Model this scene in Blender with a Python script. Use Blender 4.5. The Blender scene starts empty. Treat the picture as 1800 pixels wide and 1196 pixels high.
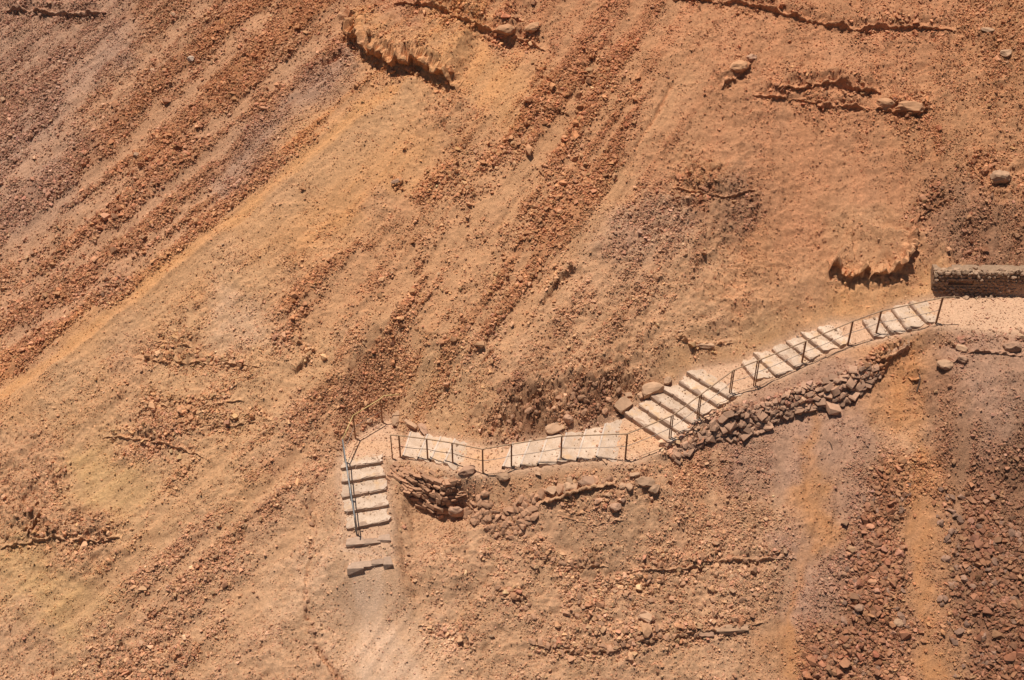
import bpy, bmesh, math, random
import numpy as np
from mathutils import Vector, Matrix
random.seed(7)
rng = np.random.default_rng(11)
scene = bpy.context.scene
COL = scene.collection

# ------------------------------------------------------------------ camera
W0, H0, F0 = 1800.0, 1196.0, 2265.0
PITCH = math.radians(40.0)
DIST = 41.0
CAM = np.array([0.0, -DIST*math.cos(PITCH), DIST*math.sin(PITCH)])
FWD = np.array([0.0, math.cos(PITCH), -math.sin(PITCH)])
UPV = np.array([0.0, math.sin(PITCH), math.cos(PITCH)])
cd = bpy.data.cameras.new('camera')
cam = bpy.data.objects.new('camera', cd); COL.objects.link(cam)
cam.location = CAM.tolist(); cam.rotation_euler = (math.radians(90) - PITCH, 0, 0)
cd.sensor_width = 36.0; cd.lens = 36.0*F0/W0; cd.clip_end = 2000; cd.clip_start = 0.5
scene.camera = cam
# ------------------------------------------------------------------ sky, sun, exposure
SUN_EL = math.radians(79.0)
SUNH = np.array([-0.83, 0.558])
SUN_AZ = math.atan2(SUNH[0], SUNH[1])
world = bpy.data.worlds.new('World'); scene.world = world; world.use_nodes = True
nt = world.node_tree; nt.nodes.clear()
sky = nt.nodes.new('ShaderNodeTexSky'); sky.sky_type = 'NISHITA'; sky.sun_disc = False
sky.sun_elevation = SUN_EL; sky.sun_rotation = SUN_AZ
bg = nt.nodes.new('ShaderNodeBackground'); bg.inputs['Strength'].default_value = 0.05
wo = nt.nodes.new('ShaderNodeOutputWorld')
nt.links.new(sky.outputs[0], bg.inputs[0]); nt.links.new(bg.outputs[0], wo.inputs[0])
sd = bpy.data.lights.new('sun', 'SUN'); sd.energy = 5.0; sd.angle = math.radians(0.5); sd.color = (1.0, 0.965, 0.90)
sun = bpy.data.objects.new('sun', sd); COL.objects.link(sun)
SDIR = Vector((SUNH[0]*math.cos(SUN_EL), SUNH[1]*math.cos(SUN_EL), math.sin(SUN_EL)))
sun.rotation_euler = SDIR.to_track_quat('Z', 'Y').to_euler(); sun.location = (0, 0, 60)
scene.view_settings.view_transform = 'Standard'; scene.view_settings.look = 'None'
scene.view_settings.exposure = 0.0; scene.view_settings.gamma = 1.0
scene.view_settings.use_curve_mapping = False

# ------------------------------------------------------------------ helpers: projection, noise
def project(x, y, z):
    dx = x - CAM[0]; dy = y - CAM[1]; dz = z - CAM[2]
    d = dy*FWD[1] + dz*FWD[2]; u = dy*UPV[1] + dz*UPV[2]
    return W0/2 + F0*dx/d, H0/2 - F0*u/d
def ray(px, py):
    px = np.asarray(px, float); py = np.asarray(py, float)
    a = (px - W0/2)/F0; b = (H0/2 - py)/F0
    return np.stack([a, FWD[1] + b*UPV[1], FWD[2] + b*UPV[2]], -1)
def on_plane(px, py, z):
    d = ray(px, py); t = (z - CAM[2])/d[..., 2]
    return CAM[0] + t*d[..., 0], CAM[1] + t*d[..., 1]
def macro0(x, y):
    xn = np.minimum(x, 0.0)
    q = (-0.58*(x + 10.0) + 0.81*(y - 2.3))
    sp = np.logaddexp(0, q/1.4)*1.4
    br = np.logaddexp(0, (x - 9.0)/2.5)*2.5
    return 0.68*y + 0.07*x - 0.010*xn*xn - 0.10*np.minimum(sp, 14) + 0.05*np.sin(x*0.33 + 1.0)*np.cos(y*0.4) \
        - 0.012*np.minimum(br, 12)*np.minimum(y + 2, 0)
def solve_on(px, py, hf, t0=26.0, t1=75.0, n=500):
    px = np.atleast_1d(np.asarray(px, float)); py = np.atleast_1d(np.asarray(py, float))
    d = ray(px, py)
    lo = np.full(px.shape, t0); done = np.zeros(px.shape, bool); step = (t1 - t0)/n
    t = lo.copy(); res = np.full(px.shape, t1)
    for k in range(n):
        t = t0 + step*k
        below = (CAM[2] + t*d[:, 2]) < hf(CAM[0] + t*d[:, 0], CAM[1] + t*d[:, 1])
        new = below & ~done
        res[new] = t; done |= below
        if done.all(): break
    a = res - step; b = res.copy()
    for _ in range(14):
        m = (a + b)/2
        below = (CAM[2] + m*d[:, 2]) < hf(CAM[0] + m*d[:, 0], CAM[1] + m*d[:, 1])
        b = np.where(below, m, b); a = np.where(below, a, m)
    return CAM[0] + b*d[:, 0], CAM[1] + b*d[:, 1], CAM[2] + b*d[:, 2]

def _hash(ix, iy, seed):
    h = (ix.astype(np.int64)*374761393 + iy.astype(np.int64)*668265263 + seed*974634777) & 0xFFFFFFFF
    h = ((h ^ (h >> 13))*1274126177) & 0xFFFFFFFF
    h = (h ^ (h >> 16))
    h = (h*2246822519) & 0xFFFFFFFF
    return (h ^ (h >> 15))
def noise(x, y, seed=0):
    ix = np.floor(x); iy = np.floor(y); fx = (x - ix).astype(np.float32); fy = (y - iy).astype(np.float32)
    ux = fx*fx*fx*(fx*(fx*6 - 15) + 10); uy = fy*fy*fy*(fy*(fy*6 - 15) + 10)
    out = []
    for ax in (0, 1):
        for ay in (0, 1):
            ang = (_hash(ix + ax, iy + ay, seed) & 1023).astype(np.float32)*(2*np.pi/1024)
            out.append(np.cos(ang)*(fx - ax) + np.sin(ang)*(fy - ay))
    a = out[0] + (out[1] - out[0])*uy; b = out[2] + (out[3] - out[2])*uy
    return (a + (b - a)*ux)*1.5
def fbm(x, y, seed=0, octs=4, gain=0.5):
    s = 0; a = 1; f = 1
    for o in range(octs):
        s = s + a*noise(x*f + 17.3*o, y*f - 9.1*o, seed + o); a *= gain; f *= 2.03
    return s
def worley(x, y, seed=0):
    """distance to nearest point, distance to second, random value of nearest"""
    ix = np.floor(x); iy = np.floor(y)
    f1 = np.full(x.shape, 9.0, np.float32); f2 = f1.copy(); rv = np.zeros(x.shape, np.float32)
    for ax in (-1, 0, 1):
        for ay in (-1, 0, 1):
            h = _hash(ix + ax, iy + ay, seed)
            jx = (h & 255)/255.0; jy = ((h >> 8) & 255)/255.0; r = (((h >> 16) & 255)/255.0).astype(np.float32)
            d = np.sqrt((ix + ax + jx - x)**2 + (iy + ay + jy - y)**2).astype(np.float32)
            closer = d < f1
            f2 = np.where(closer, f1, np.minimum(f2, d)); rv = np.where(closer, r, rv); f1 = np.where(closer, d, f1)
    return f1, f2, rv
def sstep(a, b, x):
    t = np.clip((x - a)/(b - a), 0, 1); return t*t*(3 - 2*t)
def poly_dist(px, py, pts, closed=False, lim=None):
    """distance to polyline, signed side of nearest segment (+ = left of direction in y-down coords), arclength fraction"""
    pts = np.asarray(pts, float)
    best = np.full(px.shape, 1e9); side = np.zeros(px.shape); tt = np.zeros(px.shape); idx = np.zeros(px.shape, int)
    L = np.r_[0, np.cumsum(np.hypot(*np.diff(pts, axis=0).T))]
    for i in range(len(pts) - 1):
        ax, ay = pts[i]; bx, by = pts[i+1]; ex, ey = bx - ax, by - ay; l2 = ex*ex + ey*ey
        t = np.clip(((px - ax)*ex + (py - ay)*ey)/l2, 0, 1)
        dx = px - ax - t*ex; dy = py - ay - t*ey; d = np.hypot(dx, dy)
        m = d < best
        best = np.where(m, d, best); side = np.where(m, np.sign(ex*dy - ey*dx), side)
        tt = np.where(m, (L[i] + t*(L[i+1] - L[i]))/L[-1], tt)
        idx = np.where(m, i, idx)
    return best, side, tt, idx
def inside(px, py, pts):
    r = np.zeros(px.shape, bool); n = len(pts)
    for i in range(n):
        x1, y1 = pts[i]; x2, y2 = pts[(i+1) % n]
        c = ((y1 > py) != (y2 > py))
        with np.errstate(divide='ignore', invalid='ignore'):
            xi = (x2 - x1)*(py - y1)/((y2 - y1) if y2 != y1 else 1e-9) + x1
        r ^= c & (px < xi)
    return r

# ------------------------------------------------------------------ path corridor: outer px, inner px, height, slope of fill, slope of cut
zL = float(macro0(*on_plane(640, 792, -2.5))) - 0.15
SEC = []
def sec(o, i, z, kd=.85, ku=1.0): SEC.append((o, i, z, kd, ku))
zA = zL + 0.13*4; zC = zA + 0.145*6; zD = zC + .20 + .165*5; zE = zD + .05 + .14*6; zT = zE + .06 + .14*4
zF = zL - .14*5
sec((640, 1320), (790, 1330), zF - 3.55, .7, .7)
sec((610, 1196), (760, 1210), zF - 2.35, .7, .7)
sec((612, 1100), (730, 1100), zF - 1.45, .7, .7)
sec((612, 1004), (686, 992), zF - .52, .8, .8)
sec((608, 962), (682, 950), zF - .22, .8, .8)
STAIRS = {}
def flight(name, lines, z0, rises, end, kd=.85, ku=1.0, back=False):
    """lines: list of (outer px, inner px) at the foot of each riser, from the lowest up"""
    fl = []; z = z0
    for (o, i), r in zip(lines, rises):
        sec(o, i, z, kd, ku); fl.append((o, i, z, r)); z += r
    sec(end[0], end[1], z, kd, ku); STAIRS[name] = (fl, end, z)
    return z
# lower stair (outer = left side, with the rail)
flight('lower', [((612, 933), (686, 919)), ((608, 905), (680, 892)), ((603, 878), (678, 864)), ((601, 852), (678, 839)), ((600, 828), (670, 816))], zF, [.14]*5, ((603, 808), (672, 800)), .8, .8)
sec((612, 786), (702, 806), zL, .8, 1.0)
sec((640, 765), (692, 808), zL, .8, 1.0)
sec((684, 742), (700, 806), zL, .8, 1.0)
flight('bastion', [((709, 806), (722, 764)), ((735, 809), (752, 768)), ((757, 813), (775, 772)), ((781, 818), (800, 776))], zL + .0, [.13]*4, ((806, 830), (822, 782)), .5, .9)
sec((849, 834), (853, 790), zA, .8, .9)
flight('middle', [((884, 826), (902, 784)), ((915, 823), (932, 779)), ((946, 821), (962, 774)), ((980, 815), (996, 766)), ((1014, 812), (1030, 760)), ((1048, 808), (1064, 750))], zA, [.145]*6, ((1080, 812), (1094, 738)), .85, 1.1)
sec((1110, 812), (1094, 730), zC, .85, 1.2)
flight('big', [((1176, 786), (1097, 733)), ((1197, 767), (1121, 717)), ((1218, 751), (1143, 702)), ((1234, 734), (1163, 688)), ((1262, 719), (1193, 677)), ((1283, 705), (1208, 661))], zC, [.20] + [.165]*5, ((1300, 694), (1232, 650)), .4, 1.1)
flight('upper', [((1326, 670), (1302, 642)), ((1364, 664), (1326, 627)), ((1396, 650), (1356, 617)), ((1425, 637), (1381, 604)), ((1448, 622), (1408, 591)), ((1476, 612), (1436, 582))], zD + .03, [.14]*6, ((1498, 603), (1462, 570)), .35, .9)
flight('top', [((1537, 597), (1516, 569)), ((1567, 591), (1544, 560)), ((1594, 584), (1567, 547)), ((1628, 570), (1597, 536))], zE + .06, [.14]*4, ((1650, 571), (1630, 530)), .45, .8)
sec((1720, 578), (1715, 524), zT, .35, .7)
sec((1800, 584), (1800, 524), zT + .03, .35, .7)
sec((1900, 590), (1900, 528), zT + .06, .4, .8)
sec((2100, 600), (2100, 536), zT + .1, .5, .8)
ctr = []; hw = []; P0 = []; P1 = []
for o, i, z, kd, ku in SEC:
    ox, oy = on_plane(o[0], o[1], z); ix_, iy_ = on_plane(i[0], i[1], z)
    P0.append((float(ox), float(oy))); P1.append((float(ix_), float(iy_)))
P0 = np.array(P0); P1 = np.array(P1); ctr = (P0 + P1)/2
SZ = np.array([s[2] for s in SEC]); KD = np.array([s[3] for s in SEC]); KU = np.array([s[4] for s in SEC])
n = len(SEC)
# the hillside follows the path: correct the broad slope so that it meets the path's height
_w = np.array([1.0 if k >= 10 else .8 for k in range(n)])
_res = SZ - macro0(ctr[:, 0], ctr[:, 1])
def macro(x, y):
    x = np.asarray(x, float); y = np.asarray(y, float)
    ws = 0.0; rs = 0.0
    for k in range(n):
        w = _w[k]*np.exp(-((x - ctr[k, 0])/2.6)**2 - ((y - ctr[k, 1])/(5.0))**2); ws = ws + w; rs = rs + w*_res[k]
    return macro0(x, y) + rs/(ws + .12)
print('path minus slope', np.round(_res, 2))

# ------------------------------------------------------------------ terrain grid
def axis(lo, hi, step, far):
    mid = np.arange(lo, hi, step)
    g = []; s = step; v = hi
    while v < far:
        s *= 1.35; v += s; g.append(v)
    g2 = []; s = step; v = lo
    while v > -far:
        s *= 1.35; v -= s; g2.append(v)
    return np.array(g2[::-1] + mid.tolist() + g)
XS = axis(-28.0, 21.6, 0.0365, 70.0)
YS = axis(-10.6, 17.0, 0.0315, 60.0)
GX, GY = np.meshgrid(XS, YS, indexing='xy')
M = macro(GX, GY)
# keep the far margins behind/under the camera below it
PX, PY = project(GX, GY, np.minimum(M, 14))
bad = (GY < -14) | (GY > 22) | (np.abs(GX) > 32)
PX = np.where(bad, -4000.0, PX); PY = np.where(bad, 4000.0, PY)
IN = (PX > -250) & (PX < 2050) & (PY > -250) & (PY < 1450)
def wob(px, py, amp, sc, seed):
    return px + amp*fbm(px/sc, py/sc, seed, 3), py + amp*fbm(px/sc + 50, py/sc + 31, seed + 5, 3)

# control table: px, py, colour (linear albedo), stone density, stone size, roughness
C = dict(
    red=(0.43, 0.235, 0.128), tan=(0.475, 0.298, 0.182), sand=(0.495, 0.318, 0.184), orange=(0.53, 0.298, 0.145),
    grey=(0.41, 0.272, 0.19), mauve=(0.375, 0.242, 0.175), pale=(0.53, 0.362, 0.24), olive=(0.48, 0.322, 0.168),
    rust=(0.43, 0.245, 0.135), dark=(0.265, 0.152, 0.098), tr=(0.44, 0.232, 0.13), ul=(0.425, 0.25, 0.15),
    cen=(0.475, 0.275, 0.155), bot=(0.465, 0.302, 0.192), brown=(0.315, 0.182, 0.115))
CT = [
 (60, 60, 'mauve', .35, .8, .3), (60, 200, 'mauve', .7, 1.0, .3), (180, 40, 'mauve', .4, .7, .3), (300, 60, 'ul', .8, .9, .4), (200, 170, 'ul', .6, .9, .3),
 (60, 330, 'mauve', .6, 1., .3), (250, 250, 'red', .9, 1., .4), (420, 110, 'red', .9, 1., .4), (560, 40, 'red', .7, .9, .3), (120, 450, 'ul', .7, 1.05, .3),
 (300, 350, 'ul', .8, 1.05, .4), (430, 280, 'ul', .5, .7, .2), (560, 150, 'ul', .6, .7, .2), (60, 560, 'ul', .8, 1.1, .4), (200, 480, 'ul', .8, 1.1, .4),
 (40, 660, 'cen', .7, 1.0, .3), (350, 400, 'cen', .6, .9, .3), (480, 320, 'cen', .5, .8, .3), (560, 220, 'orange', .3, .7, .2),
 (700, 210, 'orange', .15, .6, .15), (600, 320, 'orange', .08, .6, .1), (680, 290, 'orange', .1, .6, .1), (460, 400, 'orange', .1, .6, .1), (300, 500, 'orange', .1, .6, .15), (150, 600, 'orange', .15, .6, .1), (40, 690, 'orange', .1, .6, .1),
 (700, 30, 'tr', .3, .8, .5), (650, 80, 'orange', .2, .8, .5), (800, 40, 'orange', .3, .9, .7), (900, 50, 'tr', .3, .9, .6), (760, 100, 'orange', .15, .8, .3),
 (860, 110, 'orange', .08, .6, .1), (860, 160, 'orange', .1, .6, .1), (800, 200, 'cen', .4, .9, .6), (1000, 60, 'tr', .35, .7, .3), (1100, 40, 'tr', .4, .8, .3), (1060, 160, 'red', .7, 1.0, .3),
 (1200, 60, 'tr', .2, .7, .3), (1300, 60, 'tr', .2, .7, .3), (1450, 90, 'tr', .12, .6, .3), (1600, 60, 'tr', .3, .8, .5), (1750, 60, 'red', .5, .9, .5), (1760, 160, 'red', .5, .9, .5),
 (1350, 170, 'tr', .2, .8, .5), (1500, 170, 'tr', .2, .8, .5), (1600, 220, 'red', .5, .8, .3), (1700, 230, 'red', .25, .8, .3), (1770, 300, 'red', .5, 1., .6),
 (1250, 220, 'tr', .06, .6, .2), (1400, 280, 'tr', .06, .6, .2), (1550, 330, 'tr', .1, .6, .2), (1230, 320, 'red', .5, .9, .9), (1280, 360, 'brown', .5, .9, .7), (1180, 390, 'grey', .7, .9, .7),
 (1400, 400, 'tr', .12, .6, .3), (1500, 430, 'cen', .1, .6, .3), (1330, 440, 'red', .3, .7, .4), (1700, 400, 'brown', .5, .9, .6), (1740, 440, 'brown', .7, .8, .6), (1600, 470, 'cen', .2, .7, .4),
 (980, 230, 'red', .8, 1.0, .4), (900, 300, 'cen', .5, 1., .3), (950, 420, 'cen', .5, 1., .3), (820, 420, 'cen', .6, 1., .3), (1050, 330, 'cen', .5, .9, .3), (1120, 260, 'tr', .2, .7, .3),
 (700, 380, 'cen', .25, .8, .3), (560, 380, 'orange', .2, .7, .2), (640, 480, 'cen', .3, .8, .3), (440, 500, 'sand', .3, .7, .3), (420, 560, 'pale', .25, .6, .3), (330, 570, 'sand', .3, .8, .5), (540, 540, 'cen', .5, 1., .4),
 (760, 520, 'cen', .5, 1., .3), (900, 520, 'cen', .5, .9, .3), (1060, 480, 'tan', .2, .8, .3), (1100, 430, 'grey', .6, .9, .6), (1180, 480, 'tan', .4, .8, .5), (1300, 500, 'cen', .35, .7, .6), (1430, 520, 'cen', .12, .6, .3),
 (1000, 580, 'tan', .5, 1., .5), (1120, 560, 'tan', .5, .9, .6), (1250, 570, 'tan', .35, .7, .5), (900, 620, 'tan', .4, .9, .4), (1020, 660, 'tan', .4, .9, .7), (760, 640, 'sand', .3, .8, .4),
 (200, 620, 'tan', .2, .7, .4), (120, 700, 'sand', .2, .7, .4), (300, 680, 'sand', .15, .7, .4), (450, 650, 'sand', .25, .8, .5), (560, 640, 'sand', .2, .8, .4), (60, 800, 'tan', .25, .8, .6), (280, 770, 'tan', .45, 1., .9), (440, 740, 'sand', .35, .9, .5),
 (180, 840, 'olive', .06, .6, .15), (240, 870, 'olive', .06, .6, .15), (60, 880, 'tan', .4, .9, .9), (140, 940, 'tan', .4, 1., 1.), (60, 1010, 'olive', .15, .7, .4), (120, 1060, 'olive', .1, .6, .2), (40, 1120, 'bot', .3, .8, .5),
 (330, 820, 'sand', .3, .9, .4), (280, 900, 'sand', .25, .8, .3), (420, 860, 'sand', .3, .8, .4), (520, 800, 'tan', .35, .9, .4), (360, 960, 'bot', .75, .95, .4), (300, 1030, 'bot', .8, 1., .5), (420, 1010, 'bot', .7, 1., .5), (200, 1150, 'bot', .7, 1.1, .6),
 (480, 930, 'bot', .35, .8, .4), (560, 860, 'bot', .2, .7, .3), (500, 1050, 'pale', .12, .6, .3), (430, 1150, 'bot', .3, .8, .4), (530, 1160, 'bot', .2, .8, .4), (320, 1150, 'bot', .5, 1., .6),
 (570, 980, 'pale', .2, .8, .4), (720, 930, 'bot', .15, .7, .3), (660, 1080, 'pale', .06, .6, .1), (600, 1120, 'pale', .2, .8, .3), (760, 1020, 'bot', .25, .8, .4), (820, 980, 'bot', .35, .9, .6), (760, 1130, 'pale', .25, .8, .4), (850, 1130, 'bot', .35, .9, .5),
 (700, 730, 'sand', .25, .8, .5), (800, 700, 'sand', .25, .8, .4), (640, 680, 'tan', .5, .9, .5), (560, 740, 'tan', .5, .9, .5), (920, 700, 'brown', .5, 1., 1.), (1040, 700, 'brown', .5, 1.1, 1.), (880, 750, 'tan', .4, 1., .9), (1000, 740, 'tan', .45, 1., .9),
 (1220, 630, 'sand', .06, .5, .15), (1330, 590, 'sand', .15, .6, .3), (1500, 540, 'orange', .06, .5, .2), (1600, 510, 'orange', .05, .5, .2),
 (870, 860, 'tan', .4, .7, .3), (960, 850, 'tan', .3, .7, .3), (1080, 830, 'tan', .2, .7, .3), (1130, 850, 'tan', .4, .9, .6), (980, 930, 'bot', .2, .7, .3), (1080, 930, 'bot', .2, .7, .3), (1100, 900, 'bot', .4, .9, .5),
 (1220, 850, 'tan', .75, .9, .3), (1300, 820, 'mauve', .75, .8, .25), (1330, 900, 'bot', .8, .95, .4), (1220, 940, 'bot', .6, .9, .6), (1080, 1000, 'bot', .35, .9, .6), (960, 1050, 'bot', .35, .9, .6), (1020, 1080, 'bot', .6, 1.1, .5), (1120, 1060, 'bot', .4, 1., .7), (1250, 1040, 'bot', .5, 1., .6), (1330, 1000, 'bot', .5, 1., .6),
 (1000, 1170, 'bot', .25, .9, .5), (1150, 1170, 'bot', .25, .9, .5), (900, 1010, 'bot', .3, .9, .5), (1290, 1160, 'bot', .25, .8, .4),
 (1250, 720, 'mauve', .4, .6, .2), (1380, 740, 'mauve', .25, .5, .15), (1420, 690, 'mauve', .2, .5, .15), (1400, 830, 'mauve', .3, .5, .15), (1400, 960, 'mauve', .5, .6, .15), (1420, 1060, 'mauve', .5, .7, .2),
 (1430, 880, 'rust', .1, .6, .2), (1440, 930, 'rust', .15, .7, .4), (1380, 1150, 'rust', .1, .7, .1), (1500, 770, 'mauve', .3, .6, .2), (1480, 880, 'mauve', .4, .6, .2), (1480, 1000, 'mauve', .6, .9, .2),
 (1580, 700, 'rust', .1, .6, .3), (1600, 640, 'rust', .15, .7, .5), (1590, 760, 'tan', .2, .6, .2), (1640, 700, 'brown', .4, .8, .6), (1620, 830, 'rust', .5, 1., .4), (1615, 950, 'rust', .1, .7, .15), (1620, 1060, 'rust', .1, .7, .15), (1640, 1160, 'rust', .15, .8, .15),
 (1550, 900, 'brown', .8, 1.2, .3), (1550, 1000, 'brown', .95, 1.3, .3), (1520, 1100, 'brown', 1., 1.3, .3), (1450, 1150, 'brown', .95, 1.3, .3), (1600, 1120, 'brown', .9, 1.3, .3),
 (1700, 620, 'mauve', .25, .7, .3), (1760, 590, 'mauve', .15, .6, .1), (1720, 700, 'mauve', .3, .7, .3), (1740, 760, 'mauve', .3, .7, .2), (1680, 800, 'brown', .6, .9, .3), (1760, 850, 'dark', .8, 1.1, .3), (1720, 950, 'dark', 1.05, 1.3, .3), (1700, 1050, 'dark', 1.05, 1.35, .3), (1760, 1130, 'dark', 1.05, 1.35, .3), (1780, 1000, 'dark', 1.05, 1.3, .3),
]
ct_xy = np.array([(a[0], a[1]) for a in CT], float)
ct_val = np.array([list(C[a[2]]) + [a[3], a[4], a[5]] for a in CT], float)
# evaluated on a coarse px grid, then sampled
gx = np.arange(-300, 2101, 12.0); gy = np.arange(-300, 1501, 12.0)
cgx, cgy = np.meshgrid(gx, gy)
wsum = np.zeros(cgx.shape); vs = np.zeros(cgx.shape + (6,))
for (cx, cy), v in zip(ct_xy, ct_val):
    d2 = (cgx - cx)**2 + (cgy - cy)**2
    w = 1.0/(d2 + 18.0**2)**2.0
    wsum += w; vs += w[..., None]*v
vs /= wsum[..., None]
def ctl(px, py):
    fx = np.clip((px - gx[0])/12.0, 0, len(gx) - 1.001); fy = np.clip((py - gy[0])/12.0, 0, len(gy) - 1.001)
    ix = fx.astype(int); iy = fy.astype(int); fx = (fx - ix)[..., None]; fy = (fy - iy)[..., None]
    return (vs[iy, ix]*(1-fx)*(1-fy) + vs[iy, ix+1]*fx*(1-fy) + vs[iy+1, ix]*(1-fx)*fy + vs[iy+1, ix+1]*fx*fy)
wpx, wpy = wob(PX, PY, 26.0, 70.0, 40)
V = ctl(wpx, wpy)
COLR = V[..., :3].astype(np.float32); DEN = V[..., 3]; SIZ = V[..., 4]; ROU = V[..., 5]

# fall-line streak noise: three directions blended
wl = 1 - sstep(480, 760, PX + 0.25*PY - 100); wr = sstep(1180, 1420, PX + 0.1*PY); wm = 1 - wl - wr
def streak(dx, dy, seed, across, along):
    n = math.hypot(dx, dy); dx /= n; dy /= n
    return fbm((-PX*dy + PY*dx)/across, (PX*dx + PY*dy)/along, seed, 3, .55)
ST = wl*streak(-1, .83, 60, 22, 520) + wm*streak(-.62, .85, 70, 26, 460) + wr*streak(-.08, 1, 80, 26, 460)
ST2 = wl*streak(-1, .83, 90, 7, 90) + wm*streak(-.62, .85, 95, 8, 90) + wr*streak(-.08, 1, 99, 9, 90)

H = M.copy()
H += np.where(IN, 0.050*ST + 0.003*ST2, 0)
H += 0.10*fbm(GX/2.6, GY/2.6, 3, 3)
_d, _s, _t, _ = poly_dist(PX + 6*fbm(PX/60, PY/60, 33, 2), PY, [(-120, 810), (0, 716), (110, 640), (220, 556), (330, 462), (430, 388), (520, 312), (600, 244), (690, 170)])
CREST = _s*_d/55.0
H += .20*np.exp(-_d/38.0)*IN*sstep(0, .05, 1 - _t)
# strips of stones running down the slope: polyline, half width, density gain
STRIPS = [
 ([(1090, 85), (1000, 150), (950, 200), (880, 270), (800, 320), (760, 330)], 26, .9, 1.25), ([(1040, 240), (1010, 300), (960, 370)], 32, .8, 1.2),
 ([(970, 380), (900, 440), (850, 520), (790, 590), (700, 640)], 26, .6, 1.1), ([(840, 350), (770, 430), (740, 480), (700, 540), (650, 600)], 26, .9, 1.2),
 ([(1140, 200), (1050, 330), (980, 430), (900, 540), (830, 620), (760, 690)], 22, .6, 1.0), ([(640, 440), (560, 480), (530, 540)], 16, .7, 1.),
 ([(520, 260), (400, 350), (260, 450), (120, 560), (0, 650)], 40, .5, 1.1), ([(380, 60), (250, 180), (120, 290), (0, 380)], 30, .5, 1.0), ([(520, 100), (380, 230), (220, 350), (60, 460)], 34, .6, 1.15),
 ([(330, 850), (250, 950), (150, 1010)], 14, .5, 1.0), ([(560, 830), (470, 900), (400, 930)], 14, .6, 1.0), ([(420, 1070), (330, 1140), (240, 1196)], 26, .6, 1.2),
 ([(1560, 850), (1540, 980), (1500, 1100), (1460, 1196)], 50, .6, 1.4), ([(1600, 200), (1650, 250), (1620, 280)], 30, .5, .9),
 ([(1020, 1060), (1030, 1100)], 30, .5, 1.2), ([(670, 620), (560, 720), (480, 790), (420, 850)], 30, .35, .9)]
SAND = [
 ([(500, 0), (400, 95), (330, 170), (230, 250), (130, 340), (0, 440)], 15), ([(640, 0), (520, 110), (470, 170)], 10), ([(250, 290), (150, 370), (20, 470)], 16), ([(190, 90), (90, 230), (40, 300), (-30, 360)], 12),
 ([(450, 200), (330, 310), (230, 390), (100, 470), (-20, 560)], 11), ([(130, 220), (60, 290), (-20, 350)], 11), ([(340, 400), (220, 480), (100, 560), (0, 610)], 11), ([(640, 205), (480, 340), (300, 490), (140, 610), (0, 705)], 20),
 ([(380, 0), (280, 90), (180, 180), (100, 240)], 9), ([(560, 60), (440, 170), (340, 250)], 8), ([(400, 320), (300, 400), (170, 500), (30, 600)], 8),
 ([(840, 430), (790, 520), (720, 600)], 15), ([(1000, 210), (900, 320), (800, 420), (700, 520), (640, 590)], 15), ([(1230, 110), (1170, 190), (1100, 300), (1040, 400), (940, 530), (860, 640)], 16), ([(620, 480), (560, 590), (500, 690), (400, 800), (250, 960), (100, 1110)], 14),
 ([(950, 300), (880, 400), (810, 500)], 9), ([(560, 760), (470, 860), (360, 960), (200, 1110)], 9), ([(560, 900), (450, 1020), (330, 1130)], 16), ([(520, 1000), (420, 1100), (330, 1196)], 18),
 ([(1615, 880), (1610, 960), (1625, 1040), (1620, 1130), (1650, 1230)], 13), ([(1440, 740), (1420, 840), (1445, 930), (1390, 1000), (1380, 1150), (1400, 1250)], 9), ([(1700, 700), (1740, 660), (1760, 620)], 18), ([(1640, 580), (1630, 640), (1640, 700)], 8),
 ([(1500, 700), (1480, 820), (1470, 960)], 6), ([(1380, 760), (1370, 900)], 10), ([(1690, 740), (1680, 900), (1700, 1196)], 6)]
for pts, hw, g, s in STRIPS:
    d, _, tt, _ = poly_dist(wpx, wpy, pts); k = np.exp(-(d/hw)**2)*(0.6 + 0.8*np.clip(ST + .5, 0, 1))
    DEN = DEN + g*k; SIZ = SIZ + (s - SIZ)*np.clip(k, 0, 1)*.7; H += 0.05*k*IN
SM = np.zeros(PX.shape); spx, spy = wob(PX, PY, 9.0, 35.0, 45)
for pts, hw in SAND:
    d, _, tt, _ = poly_dist(spx, spy, pts); hh = hw*1.35*(1 + .45*fbm(PX/45, PY/45, 35, 2)); SM = np.maximum(SM, np.exp(-(d/hh)**2)*sstep(-.02, .06, tt)*sstep(-.02, .06, 1 - tt))
DEN = DEN*(1 - .95*SM); H -= 0.05*SM*IN; ROU = ROU*(1 - .6*SM)
STM = sstep(-.30, .34, ST + .25*ST2); sk_ = np.where(PX + .1*PY > 1350, .45, 1.0)*np.where(PY > 780, .75, 1.0); UL = sstep(0, -.6, CREST); DEN = DEN*(1 + .7*UL)*(1 - sk_*.62 + sk_*1.15*STM)
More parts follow.
